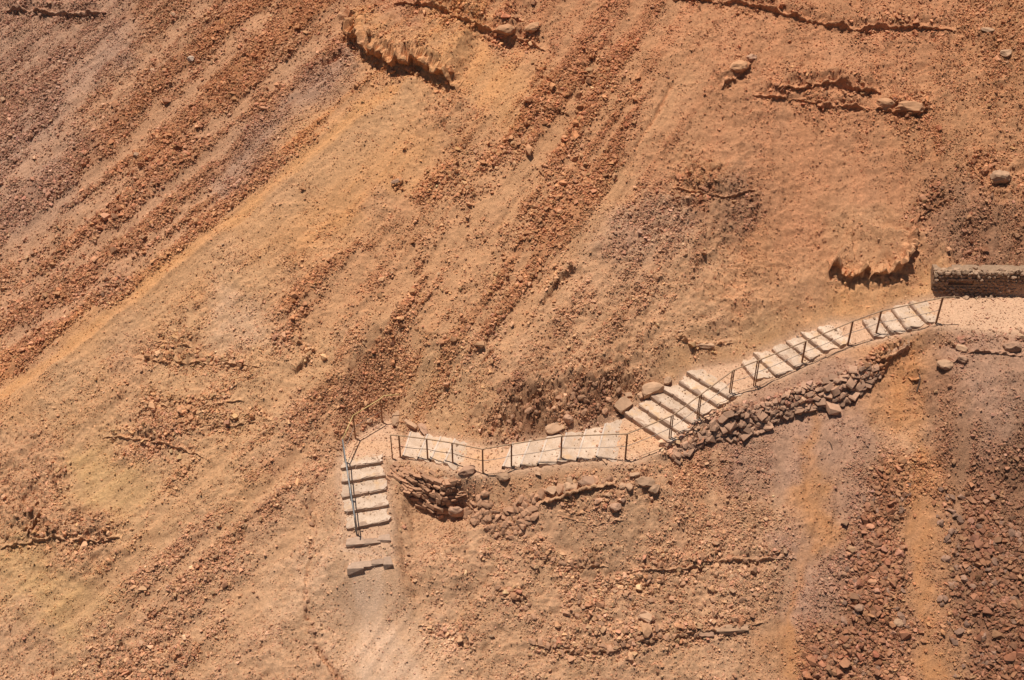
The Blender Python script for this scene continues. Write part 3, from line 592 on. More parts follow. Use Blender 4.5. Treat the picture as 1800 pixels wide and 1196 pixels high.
m_wood = metal('dry_wood', (.07, .035, .02), (.14, .08, .05), .9, 0)

def rock_mesh(name, seed, sx=1, sy=1, sz=1, boxy=0.0, npts=16, mat=None):
    r = random.Random(seed); bm = bmesh.new()
    if boxy:
        for x in (-1, 1):
            for y in (-1, 1):
                for z in (-1, 1):
                    for _ in range(2):
                        c = [x, y, z]; k = r.randrange(3); c[k] *= r.uniform(.45, .85)
                        bm.verts.new((c[0]*sx*r.uniform(.84, 1.04), c[1]*sy*r.uniform(.84, 1.04), c[2]*sz*r.uniform(.84, 1.04)))
    else:
        for _ in range(npts):
            v = Vector((r.gauss(0, 1), r.gauss(0, 1), r.gauss(0, 1))).normalized()*r.uniform(.82, 1.05)
            bm.verts.new((v.x*sx, v.y*sy, v.z*sz))
    res = bmesh.ops.convex_hull(bm, input=bm.verts)
    junk = [v for v in bm.verts if not v.link_faces]
    bmesh.ops.delete(bm, geom=junk, context='VERTS')
    bmesh.ops.recalc_face_normals(bm, faces=bm.faces)
    me = bpy.data.meshes.new(name); bm.to_mesh(me); bm.free()
    if mat: me.materials.append(mat)
    return me
def big_rock_mesh(name, seed, sx, sy, sz, mat, sub=3, rough=.34, flat=True):
    """weathered boulder: a subdivided hull with broken facets"""
    r = random.Random(seed); bm = bmesh.new(); bmesh.ops.create_icosphere(bm, subdivisions=sub, radius=1)
    planes = []
    for ax in () if seed not in (2, 3, 4, 5, 8, 10, 12, 42, 46, 47, 50) else ((1, 0, 0), (-1, 0, 0), (0, 1, 0), (0, -1, 0), (0, 0, 1), (0, 0, -1)):
        v = (Vector(ax) + Vector((r.gauss(0, .16), r.gauss(0, .16), r.gauss(0, .16)))).normalized(); planes.append((v, r.uniform(.50, .68)))
    for _ in range(9):
        v = Vector((r.gauss(0, 1), r.gauss(0, 1), r.gauss(0, 1))).normalized(); planes.append((v, r.uniform(.66, .86)))
    from mathutils import noise as mn
    off = Vector((r.uniform(0, 50), r.uniform(0, 50), r.uniform(0, 50)))
    for v in bm.verts:
        p = v.co.copy()
        for nv, dd in planes:
            e_ = p.dot(nv) - dd
            if e_ > 0: p -= nv*e_
        p *= 1 + rough*.5*mn.noise(p*2.3 + off) + rough*.25*mn.noise(p*6 + off)
        v.co = Vector((p.x*sx*1.05, p.y*sy*1.05, p.z*sz*1.05))
    me = bpy.data.meshes.new(name); bm.to_mesh(me); bm.free(); me.materials.append(mat)
    return me
def link(name, me, parent=None):
    o = bpy.data.objects.new(name, me); COL.objects.link(o)
    if parent is not None: o.parent = parent
    return o
def thing(name, label, cat, loc=(0, 0, 0), group=None):
    o = bpy.data.objects.new(name, None); COL.objects.link(o); o.location = loc; o.empty_display_size = .2
    o['label'] = label; o['category'] = cat
    if group: o['group'] = group
    return o
def tag(o, label, cat, group=None):
    o['label'] = label; o['category'] = cat
    if group: o['group'] = group
    return o
def align(nv, spin, lean=1.0):
    nv = Vector((0, 0, 1)).lerp(Vector(nv), lean).normalized()
    return (nv.to_track_quat('Z', 'Y').to_matrix() @ Matrix.Rotation(spin, 3, 'Z')).to_quaternion()

# ------------------------------------------------------------------ stairs
def step_mesh(front_o, front_i, back_o, back_i, z, r, seed, rim=.0, dep=.30):
    """tread slab with a worn, slightly wavy surface and ragged front edge; coordinates relative to the tread centre"""
    rr = random.Random(seed); c = (front_o + front_i + back_o + back_i)/4
    bm = bmesh.new(); NU, NV = 14, 5; top = []
    for v in range(NV + 1):
        row = []
        for u in range(NU + 1):
            a = front_o.lerp(front_i, u/NU); b = back_o.lerp(back_i, u/NU); p = a.lerp(b, v/NV)
            dz = rr.uniform(-.014, .012); off = Vector((0, 0, 0))
            if v == 0: dz -= rr.uniform(.0, .018); off = (a - b).normalized()*rr.uniform(-.035, .02)
            if u in (0, NU): off += (front_o - front_i).normalized()*rr.uniform(-.07, .05)
            row.append(bm.verts.new((p.x - c.x + off.x, p.y - c.y + off.y, dz)))
        top.append(row)
    for v in range(NV):
        for u in range(NU): bm.faces.new((top[v][u], top[v][u+1], top[v+1][u+1], top[v+1][u]))
    ring = [top[0][u] for u in range(NU+1)] + [top[v][NU] for v in range(1, NV+1)] + [top[NV][u] for u in range(NU-1, -1, -1)] + [top[v][0] for v in range(NV-1, 0, -1)]
    low = [bm.verts.new((w.co.x, w.co.y, -r - dep)) for w in ring]; k = len(ring)
    for j in range(k): bm.faces.new((ring[j], low[j], low[(j+1) % k], ring[(j+1) % k]))
    bm.faces.new(low[::-1])
    bmesh.ops.recalc_face_normals(bm, faces=bm.faces)
    me = bpy.data.meshes.new('step'); bm.to_mesh(me); bm.free(); me.materials.append(m_tread)
    return me, c
edge_meshes = [rock_mesh('edging_stone', 300 + k, .5, .5, .5, boxy=1, mat=m_edge) for k in range(6)]
LAB = {'lower': 'stone stair coming down towards the viewer beside the galvanised rail',
       'bastion': 'four shallow pale steps above the stone corner bastion',
       'middle': 'shallow pale steps rising right below the dark rubble bank',
       'big': 'broad stair with the tallest dark risers, beside the boulders',
       'upper': 'long slanting flight of steps above the long rubble wall',
       'top': 'topmost short flight of steps, reaching the path by the masonry wall'}
GRIT = []
RIM = {'lower': 1, 'big': 1, 'upper': 1, 'top': 1, 'bastion': 0, 'middle': 0}
for nm, (fl, end, zend) in STAIRS.items():
    z0 = fl[0][2]; mid = on_plane((fl[0][0][0] + fl[0][1][0])/2, (fl[0][0][1] + fl[0][1][1])/2, z0)
    root = thing('stone_staircase', LAB[nm], 'stairs', (float(mid[0]), float(mid[1]), z0))
    lines = []
    for o, i, z, r in fl:
        a = on_plane(o[0], o[1], z); b = on_plane(i[0], i[1], z); lines.append((Vector((float(a[0]), float(a[1]), 0)), Vector((float(b[0]), float(b[1]), 0))))
    a = on_plane(end[0][0], end[0][1], zend); b = on_plane(end[1][0], end[1][1], zend); lines.append((Vector((float(a[0]), float(a[1]), 0)), Vector((float(b[0]), float(b[1]), 0))))
    for k, (o, i, z, r) in enumerate(fl):
        fo, fi = lines[k]; bo, bi = lines[k+1]
        back = ((bo + bi)/2 - (fo + fi)/2).normalized()*.06
        for _ in range(26):
            a_ = random.random(); b_ = random.random()**1.7; pp = (fo.lerp(fi, a_)).lerp(bo.lerp(bi, a_), 1 - .12 - .8*b_*random.random()); GRIT.append((pp.x, pp.y, z + r))
        me, c = step_mesh(fo, fi, bo + back, bi + back, z + r, r, 1000 + k*7 + len(nm)*31)
        st = link('step', me, root); st.location = Vector((c.x, c.y, z + r)) - root.location
        if not RIM[nm]:
            dv_ = (fi - fo).normalized(); on_ = (fo + fi)/2 - (bo + bi)/2; on_ -= dv_*on_.dot(dv_); on_.normalize(); bm = bmesh.new(); rr = random.Random(k); prev = None
            for j in range(13):
                p = fo.lerp(fi, .01 + .98*j/12) - Vector((c.x, c.y, 0)); w_ = rr.uniform(-.008, .008)
                cur = [bm.verts.new((p + on_*(.055 + w_) + Vector((0, 0, -r - .05)))), bm.verts.new((p + on_*(.022 + w_) + Vector((0, 0, .002)))), bm.verts.new((p - on_*.03 + Vector((0, 0, .006))))]
                if prev: bm.faces.new((prev[0], cur[0], cur[1], prev[1])); bm.faces.new((prev[1], cur[1], cur[2], prev[2]))
                prev = cur
            bmesh.ops.recalc_face_normals(bm, faces=bm.faces); mr_ = bpy.data.meshes.new('riser'); bm.to_mesh(mr_); bm.free(); mr_.materials.append(m_riser); link('riser', mr_, st)
        if RIM[nm]:
            L = (fi - fo).length; nst = max(3, int(L/random.uniform(.28, .42))); cuts = sorted([0, 1] + [(j + random.uniform(-.25, .25))/nst for j in range(1, nst)])
            dirv = (fi - fo).normalized(); outn = (fo + fi)/2 - (bo + bi)/2; outn -= dirv*outn.dot(dirv); outn.normalize()
            ang = math.atan2(dirv.y, dirv.x)
            for j in range(nst):
                l = (cuts[j+1] - cuts[j])*L; m_ = fo.lerp(fi, (cuts[j] + cuts[j+1])/2)
                e = link('edging_stone', random.choice(edge_meshes), st)
                hgt = r*random.uniform(.86, 1.04); dp = random.uniform(.12, .16)
                e.scale = (l*1.06, dp*1.1, hgt*1.02 + .06)
                p = m_ - outn*(dp*.46) + outn*random.uniform(0, .02)
                e.location = Vector((p.x - c.x, p.y - c.y, -(hgt + .06)/2 + random.uniform(-.016, .004)))
                e.rotation_euler = (random.uniform(-.05, .05), random.uniform(-.04, .04), ang + random.uniform(-.07, .07))
blk = [rock_mesh('block', 340 + k, .46, .46, .40, boxy=1, mat=m_edge) for k in range(5)]
# the two lowest steps are single rows of rough blocks
for (o, i, z, lab) in [((610, 964), (684, 950), zF - .22, 'upper of the two rough block steps below the stair'), ((612, 1004), (688, 992), zF - .52, 'lowest rough block step where the path begins to climb')]:
    a = on_plane(*o, z); b = on_plane(*i, z); fo = Vector((float(a[0]), float(a[1]), z)); fi = Vector((float(b[0]), float(b[1]), z)); c = (fo + fi)/2
    root = thing('block_step', lab, 'step', c); L = (fi - fo).length; dirv = (fi - fo).normalized(); ang = math.atan2(dirv.y, dirv.x); u = 0
    while u < L - .1:
        l = min(random.uniform(.3, .5), L - u); m_ = fo + dirv*(u + l/2) - c
        e = link('block', random.choice(blk), root); e.scale = (l*1.35, random.uniform(.28, .42), random.uniform(.30, .40)); e.location = (m_.x, m_.y + .10 + random.uniform(-.04, .04), -.03 + random.uniform(-.02, .03)); e.rotation_euler = (random.uniform(-.1, .1), random.uniform(-.08, .08), ang + random.uniform(-.2, .2)); u += l

# ------------------------------------------------------------------ railings
def tube(pts, rad, seg=8, square=False):
    bm = bmesh.new(); rings = []; n_ = len(pts); pts = [Vector(p) for p in pts]
    for k, p in enumerate(pts):
        d_ = (pts[min(k+1, n_-1)] - pts[max(k-1, 0)]).normalized(); ref = Vector((0, 0, 1)) if abs(d_.z) < .9 else Vector((0, 1, 0))
        a = d_.cross(ref).normalized(); b = a.cross(d_)
        sg_ = 4 if square else seg
        rings.append([bm.verts.new(p + (a*math.cos(2*math.pi*(j + .5*square)/sg_) + b*math.sin(2*math.pi*(j + .5*square)/sg_))*rad*(1.3 if square else 1)) for j in range(sg_)])
    for k in range(n_-1):
        for j in range(len(rings[0])):
            bm.faces.new((rings[k][j], rings[k][(j+1) % len(rings[0])], rings[k+1][(j+1) % len(rings[0])], rings[k+1][j]))
    bm.faces.new(rings[0][::-1]); bm.faces.new(rings[-1]); bmesh.ops.recalc_face_normals(bm, faces=bm.faces)
    me = bpy.data.meshes.new('tube'); bm.to_mesh(me); bm.free(); return me
def put_tube(name, pts, rad, mat, root, square=False):
    o0 = root.location; me = tube([Vector(p) - o0 for p in pts], rad, square=square); me.name = name; me.materials.append(mat)
    if not square: me.polygons.foreach_set('use_smooth', [len(p.vertices) == 4 for p in me.polygons])
    return link(name, me, root)
def base_z(px, py):
    """stand a post on the tread or ground at this pixel"""
    return hit1(px, py)
posts = [(690, 807), (704, 804), (752, 809), (796, 816), (849, 832), (899, 823), (986, 810), (1099, 808), (1177, 775), (1226, 739), (1283, 694), (1326, 678), (1409, 640), (1490, 607), (1539, 590), (1645, 569)]
tops = [(687, 765), (700, 766), (749, 772), (794, 779), (849, 790), (901, 781), (990, 767), (1103, 763), (1184, 731), (1232, 694), (1291, 651), (1333, 634), (1416, 600), (1499, 565), (1550, 547), (1657, 523)]
def top_over(b, ty):
    """height of a vertical post at b whose top is seen at image row ty"""
    best = 1.0
    lo_, hi_ = .3, 2.0
    for _ in range(30):
        h = (lo_ + hi_)/2; py = project(b.x, b.y, b.z + h)[1]
        if py > ty: lo_ = h
        else: hi_ = h
    return (lo_ + hi_)/2
B = [base_z(*p) for p in posts]
rail = thing('metal_railing', 'long rusty railing following the stairs from the bastion up to the masonry wall', 'railing', B[0])
T = []
for k, b in enumerate(B):
    h = min(1.3, max(.85, top_over(b, tops[k][1]))); t_ = b + Vector((0, 0, h)); T.append(t_)
    if 8 <= k <= 11:
        dv = (B[k+1] - B[k-1]).normalized(); dv.z = 0
        for s_ in (-1, 1): put_tube('post', [b - Vector((0, 0, .15)) + dv*.034*s_, t_ + dv*.034*s_ - Vector((0, 0, .02))], .017, m_rust, rail, True)
    else:
        put_tube('post', [b - Vector((0, 0, .15)), t_ - Vector((0, 0, .02))], .017 if k == 0 else .026, m_rust, rail, True)
def between(pts, sag, n_=6):
    out = []
    for a, b in zip(pts[:-1], pts[1:]):
        for j in range(n_): u = j/n_; out.append(a.lerp(b, u) - Vector((0, 0, sag*4*u*(1-u))))
    out.append(pts[-1]); return out
tail = T[-1] + Vector((.50, .02, .0))
put_tube('top_rail', T + [tail], .019, m_rail, rail)
midp = [b.lerp(t_, .52) for b, t_ in zip(B, T)]
put_tube('cable', between(midp[1:], .03), .009, m_wire, rail)
# left railing
lb = [hit1(*p) for p in [(627, 940), (617, 880), (607, 814), (625, 771), (672, 742)]]
lt = [(623, 921), (612, 838), (601, 769), (623, 738), (669, 703)]
rail2 = thing('metal_railing', 'yellow-brown and grey railing round the outer side of the left landing and lower stair', 'railing', lb[0])
T2 = []
for k, b in enumerate(lb):
    h = [.80, .95, 1.02, 1.0, 1.0][k]; t_ = b + Vector((0, 0, h)); T2.append(t_)
    put_tube('post', [b - Vector((0, 0, .12)), t_ - Vector((0, 0, .02))], .024, m_galv if k < 3 else m_rust, rail2, True)
endp = T2[-1] + Vector((.12, .05, .1)); endq = endp + Vector((.50, .10, -.05))
put_tube('top_rail', [T2[0] + Vector((.01, -.12, -.12))] + T2[:3], .019, m_galv, rail2)
put_tube('top_rail', T2[2:] + [endp, endq], .021, m_railtop, rail2)
put_tube('mid_rail', [b.lerp(t_, .5) for b, t_ in zip(lb[:3], T2[:3])], .012, m_galv, rail2)
put_tube('cable', [b.lerp(t_, .5) for b, t_ in zip(lb[2:], T2[2:])], .008, m_wire, rail2)

# ------------------------------------------------------------------ dry stone walls
wall_rocks = [rock_mesh('stone', 400 + k, .5, .38, .28, boxy=1, mat=m_wallst) for k in range(7)] + [rock_mesh('stone', 420 + k, .5, .4, .34, npts=18, mat=m_wallst) for k in range(7)]
rub_rocks = [rock_mesh('stone', 440 + k, .5, .42, .34, npts=16, mat=m_rubble) for k in range(8)] + [rock_mesh('stone', 460 + k, .5, .4, .25, boxy=1, mat=m_rubble) for k in range(4)]
def bary_rows(top, bot, rows, spacing, jit_):
    """points in rows between an upper and a lower image polyline"""
    top = np.array(top, float); bot = np.array(bot, float)
    def at(pl, u):
        L = np.r_[0, np.cumsum(np.hypot(*np.diff(pl, axis=0).T))]; L /= L[-1]; return np.array([np.interp(u, L, pl[:, 0]), np.interp(u, L, pl[:, 1])])
    Lm = np.hypot(*np.diff(bot, axis=0).T).sum(); pts = []
    for r_ in range(rows):
        v = (r_ + .5)/rows; n_ = int(Lm/spacing); off = random.random()
        for k in range(n_):
            u = min(1, max(0, (k + off)/n_ + random.uniform(-.3, .3)/n_)); p = at(top, u)*(1-v) + at(bot, u)*v
            pts.append((p[0] + random.uniform(-jit_, jit_), p[1] + random.uniform(-jit_, jit_), v))
    return pts
def lay(pts, meshes, root, size, sink, name='stone', along=None, lean=1.0, lim=300):
    pts = pts[:lim] if len(pts) > lim else pts
    xs_, ys_, zs_ = hit([p[0] for p in pts], [p[1] for p in pts]); nn = hnormal(xs_, ys_, .10)
    for k in range(len(pts)):
        s_ = random.uniform(*size); nv = Vector(nn[k]); o = link(name, random.choice(meshes), root)
        o.scale = (s_*random.uniform(.9, 1.3), s_*random.uniform(.8, 1.1), s_*random.uniform(.8, 1.15))
        q = align(nn[k], (along if along is not None else 0) + random.gauss(0, .5 if along is not None else 2.0), lean)
        q = q @ (Matrix.Rotation(random.gauss(0, .18), 3, 'X') @ Matrix.Rotation(random.gauss(0, .18), 3, 'Y')).to_quaternion()
        o.rotation_mode = 'QUATERNION'; o.rotation_quaternion = q
        o.location = Vector((xs_[k], ys_[k], zs_[k])) + nv*(s_*.28 - sink) - root.location
def flatwall(pts, meshes, root, size, facing, tilt, name='stone'):
    """courses: stones lie level with their long side along the wall face"""
    xs_, ys_, zs_ = hit([p[0] for p in pts], [p[1] for p in pts])
    for k in range(len(pts)):
        s_ = random.uniform(*size); o = link(name, random.choice(meshes), root)
        o.scale = (s_*random.uniform(.9, 1.45), s_*random.uniform(.9, 1.2), s_*random.uniform(.7, 1.0))
        o.rotation_euler = (random.gauss(tilt, .14), random.gauss(0, .16), facing + random.gauss(0, .22))
        nv = Vector((math.sin(facing), -math.cos(facing), 0))
        o.location = Vector((xs_[k], ys_[k], zs_[k])) + nv*random.uniform(-.03, .07) - root.location
w1 = thing('dry_stone_wall', 'dry stone corner bastion of reddish blocks beside the lower stair', 'stone wall', hit1(740, 880))
zc = zL - .04
def P3(px, py, z): a_ = on_plane(px, py, z); return Vector((float(a_[0]), float(a_[1]), float(z)))
def polyat(pl, u):
    L = [0]
    for a_, b_ in zip(pl[:-1], pl[1:]): L.append(L[-1] + (b_ - a_).length)
    u = max(0, min(1, u))*L[-1]
    for k in range(len(pl) - 1):
        if u <= L[k+1] + 1e-9: t_ = (u - L[k])/(L[k+1] - L[k]); return pl[k].lerp(pl[k+1], t_), (pl[k+1] - pl[k]).normalized()
crA = [P3(690, 817, zL - .04), P3(730, 831, zL + .06), P3(765, 842, zL + .20), P3(787, 848, zL + .30)]
ftA = [hit1(682, 838), hit1(716, 866), hit1(748, 890), hit1(770, 906)]
crB = [P3(787, 848, zL + .30), P3(800, 842, zL + .34), P3(813, 832, zL + .38)]
ftB = [hit1(770, 906), hit1(790, 890), hit1(808, 872)]
for f_ in ftA + ftB: f_.z -= .04
bm = bmesh.new(); o_w = w1.location
for cr_, ft_ in ((crA, ftA), (crB, ftB)):
    for k in range(len(cr_) - 1):
        q4 = [cr_[k], cr_[k+1], ft_[k+1] - Vector((0, 0, .2)), ft_[k] - Vector((0, 0, .2))]; d_ = (cr_[k+1] - cr_[k]).normalized(); inn = Vector((-d_.y, d_.x, 0))*.09
        bm.faces.new([bm.verts.new(v - o_w + inn) for v in q4][::-1])
topc = [v for v in crA] + crB[1:] + [P3(806, 824, zL + .42), P3(752, 806, zL + .16), P3(700, 802, zL - .04)]
bm.faces.new([bm.verts.new(v - o_w - Vector((0, 0, .03))) for v in topc])
bmesh.ops.triangulate(bm, faces=bm.faces)
me = bpy.data.meshes.new('core'); bm.to_mesh(me); bm.free(); me.materials.append(m_mortar); cw = link('core', me, w1); mortar_like(cw, (.45, .285, .175))
for cr_, ft_, rows, step_ in ((crA, ftA, 9, .21), (crB, ftB, 8, .20)):
    Lw = sum((b_ - a_).length for a_, b_ in zip(ft_[:-1], ft_[1:]))
    for r_ in range(rows + 1):
        v = (r_ + .45)/(rows + .3); uu = random.uniform(-.02, .03)
        while uu < 1.0:
            l = random.uniform(.13, .34)*(1.15 if v > .7 else 1); um = uu + .5*l/Lw; c_, d_ = polyat(cr_, um); f_, d2 = polyat(ft_, um); p = c_.lerp(f_, v); d_ = (d_*(1 - v) + d2*v); 
            hd = Vector((d_.x, d_.y, 0)).normalized(); outw = Vector((hd.y, -hd.x, 0)); hgt = max(.08, (c_ - f_).z/rows)
            o = link('stone', random.choice(wall_rocks), w1); o.scale = (l*1.12, random.uniform(.34, .5), hgt/.56*random.uniform(.85, 1.15))
            o.rotation_euler = (random.gauss(-.22, .13), random.gauss(.10, .13), math.atan2(hd.y, hd.x) + random.gauss(0, .16))
            o.location = p + outw*random.uniform(-.05, .05) + Vector((0, 0, random.uniform(-.03, .03))) - o_w
            uu += l/Lw*.97
flatwall(bary_rows([(694, 812), (740, 824), (800, 840)], [(692, 820), (740, 834), (790, 850)], 1, 15, 2), wall_rocks, w1, (.16, .28), math.radians(-40), .0)
w2 = thing('dry_stone_wall', 'long low tumbled rubble wall running up the slope under the upper flight', 'stone wall', hit1(1340, 740))
TOPW = [(1180, 800), (1225, 764), (1270, 730), (1307, 712), (1350, 706), (1385, 688), (1437, 668), (1482, 650), (1540, 640)]
BOTW = [(1192, 808), (1252, 770), (1300, 766), (1350, 750), (1390, 732), (1412, 725), (1467, 720), (1500, 700), (1546, 662)]
lay(bary_rows(TOPW, BOTW, 5, 7.7, 2.6), rub_rocks, w2, (.16, .30), .03, along=.3, lean=.7)
w2b = thing('rubble_spill', 'loose stones spilled from the foot of the long rubble wall', 'rubble', hit1(1310, 755))
lay(bary_rows([(1250, 745), (1300, 738), (1350, 730)], [(1256, 776), (1300, 774), (1350, 758)], 3, 9, 3), rub_rocks, w2b, (.22, .36), .02, lean=.6)
for px, py, s_ in [(1252, 772, .52), (1404, 724, .45), (1462, 716, .5), (1186, 800, .42), (1450, 712, .36)]:
    p = hit1(px, py); o = link('stone', random.choice(rub_rocks), w2); o.scale = (s_*1.2, s_, s_*.9); o.location = p - w2.location + Vector((0, 0, .05)); o.rotation_euler = (random.gauss(0, .2), random.gauss(0, .2), random.uniform(0, 6))

# masonry wall with a niche, top right
wt = [(1634, 474), (1660, 473), (1700, 476), (1760, 482), (1830, 488), (1900, 494)]
wbm = [(1636, 500), (1652, 516), (1680, 521), (1720, 522), (1760, 523), (1830, 517), (1900, 518)]
def onz(px, py, z): a_ = on_plane(px, py, z); return Vector((float(a_[0]), float(a_[1]), z))
A3 = onz(1650, 518, zT); B3 = onz(1900, 521, zT - .02)
w3 = thing('masonry_wall', 'low masonry wall with a dark slot niche above the path, right edge', 'wall', A3)
dirw = (B3 - A3); dirw.z = 0; LW = dirw.length; dirw.normalize(); nw = Vector((dirw.y, -dirw.x, 0))
slope = (B3.z - A3.z)/LW
WH = top_over(A3, 477) - .05
def wpt(u, h, off): return A3 + dirw*u + Vector((0, 0, slope*u + h)) + nw*off - A3
nich_u0, nich_u1, nich_h0, nich_h1 = .20, .98, WH*.44, WH*.66
bm = bmesh.new()
def quadbox(u0, u1, h0, h1, o0, o1):
    vsx = [bm.verts.new(wpt(u, h, o)) for u in (u0, u1) for h in (h0, h1) for o in (o0, o1)]
    for f in ((0, 1, 3, 2), (4, 6, 7, 5), (0, 4, 5, 1), (2, 3, 7, 6), (0, 2, 6, 4), (1, 5, 7, 3)): bm.faces.new([vsx[j] for j in f])
quadbox(-.28, nich_u0, -.4, WH, -.42, .0); quadbox(nich_u1, LW, -.4, WH, -.42, .0)
quadbox(nich_u0, nich_u1, -.4, nich_h0, -.421, .001); quadbox(nich_u0, nich_u1, nich_h1, WH, -.421, .001); quadbox(nich_u0 + .001, nich_u1 - .001, nich_h0, nich_h1, -.42, -.34)
bmesh.ops.recalc_face_normals(bm, faces=bm.faces)
me = bpy.data.meshes.new('core'); bm.to_mesh(me); bm.free(); me.materials.append(m_mortar); core = link('core', me, w3); mortar_like(core, (.36, .225, .14))
mas = [rock_mesh('stone', 480 + k, .5, .5, .5, npts=20, mat=m_masonry) for k in range(8)]
h = .02; angw = math.atan2(dirw.y, dirw.x)
while h < WH - .02:
    rh = random.uniform(.09, .14); u = -.30 + random.uniform(0, .1)
    while u < min(LW, 4.6):
        l = random.uniform(.10, .24); uc = u + l/2
        if not (nich_u0 - .06 < uc < nich_u1 + .06 and nich_h0 - .03 < h + rh/2 < nich_h1 + .03):
            o = link('stone', random.choice(mas), w3); o.scale = (l*1.05, .14, rh*1.05); o.location = wpt(uc, h + rh/2, random.uniform(-.02, .06)); o.rotation_euler = (random.gauss(0, .2), random.gauss(slope*-1, .2), angw + random.gauss(0, .12))
        u += l
    h += rh*.95
mn_ = lambda v: math.sin(v*1.7) + .6*math.sin(v*4.1 + 1)
for k in range(26):
    o = link('stone', random.choice(mas), w3); o.scale = (random.uniform(.14, .34), random.uniform(.14, .24), random.uniform(.10, .2)); o.location = wpt(-.2 + 4.7*k/25 + random.uniform(-.08, .08), WH + random.uniform(-.03, .05), random.uniform(-.22, .0)); o.rotation_euler = (random.gauss(0, .2), random.gauss(0, .2), random.uniform(0, 6))
for k in range(16):
    o = link('stone', random.choice(mas), w3); o.scale = (random.uniform(.14, .34), random.uniform(.12, .24), random.uniform(.10, .2)); o.location = wpt(-.3 + 4.7*random.random(), random.uniform(0, .05), random.uniform(.03, .2)); o.rotation_euler = (random.gauss(0, .3), random.gauss(0, .3), random.uniform(0, 6))
# coping of pale mortar along its top
bm = bmesh.new(); prev = None
for k in range(90):
    u = -.30 + (LW + .3)*k/89; r_ = random.Random(k)
    ring = [bm.verts.new(wpt(u, WH + zz + r_.uniform(-.05, .03) + .06*mn_(u*2.1), oo + r_.uniform(-.04, .03))) for zz, oo in ((-.03, .05), (.05, .03), (.05, -.05), (.04, -.10), (-.05, -.14))]
    if prev:
        for j in range(4): bm.faces.new((prev[j], ring[j], ring[j+1], prev[j+1]))
    prev = ring
bmesh.ops.recalc_face_normals(bm, faces=bm.faces)
me = bpy.data.meshes.new('coping'); bm.to_mesh(me); bm.free(); me.materials.append(m_mortar); cp = link('coping', me, w3); mortar_like(cp, (.42, .265, .165))
nl = link('lintel', rock_mesh('lintel', 499, .5, .5, .5, boxy=1, mat=m_masonry), w3); nl.scale = (.92, .12, .07); nl.location = wpt((nich_u0 + nich_u1)/2, nich_h1 + .05, .0); nl.rotation_euler = (0, -slope, angw)

# ------------------------------------------------------------------ rock ledges: jagged overhanging strips of clay rock
from mathutils import noise as mn
m_ledge = ground_mat('clay_ledge', .82, 1.14, .8, 9.0)
LN = ['long overhanging orange clay ledge at the top, left of centre', 'broken row of clay crags near the top edge, centre', 'short dark-faced crag at the right end of the top centre row',
 'thin ledge along the top edge, upper right', 'hooked dark ledge at the left end of the upper right group', 'lower line of the upper right ledges', 'upper line of the upper right ledges', 'thick rounded ledge at the right end of the upper right group',
 'left of two deeply shaded undercut crags left of the masonry wall', 'right of two deeply shaded undercut crags left of the masonry wall', 'thin ledge climbing right from the shaded undercut crags', 'low ledge just above the broad stair', 'rough reddish ledge in the middle of the right-hand slope', 'long thin crack-like ledge on the left-hand slope',
 'short ledge ending beside the slit, left of centre', 'small pale ledge above the long crack-like ledge', 'rough dark ledge at the left edge, lower left', 'short steep fin of rock at the left edge',
 'rough shelf above the olive sand, lower left', 'tiny ledge at the left edge above the olive sand', 'undercut ledge below the middle steps', 'short curved ledge below the tumbled stones', 'small ledge right of the lower track',
 'long curved ledge near the bottom, centre', 'broken ledge line right of centre, lower half', 'short ledge between the two lower curved ledges', 'jagged crest where the rubble wall ends below the upper path', 'small crag in the gully below the upper path',
 'crag under the rock with the white cut face', 'low ledge under the path at the right edge', 'flat ledge in the upper left corner', 'small ledge in the orange sand below the big overhang', 'dark crack ledge left of the lone rounded boulder', 'low ledge beside the track at the bottom',
 'dark slanting fissure in the scree, centre', 'dark slanting slit left of centre', 'faint upper stratum on the left-hand slope', 'faint lower stratum on the left-hand slope', 'faint stratum on the slope inside the curved ledge']
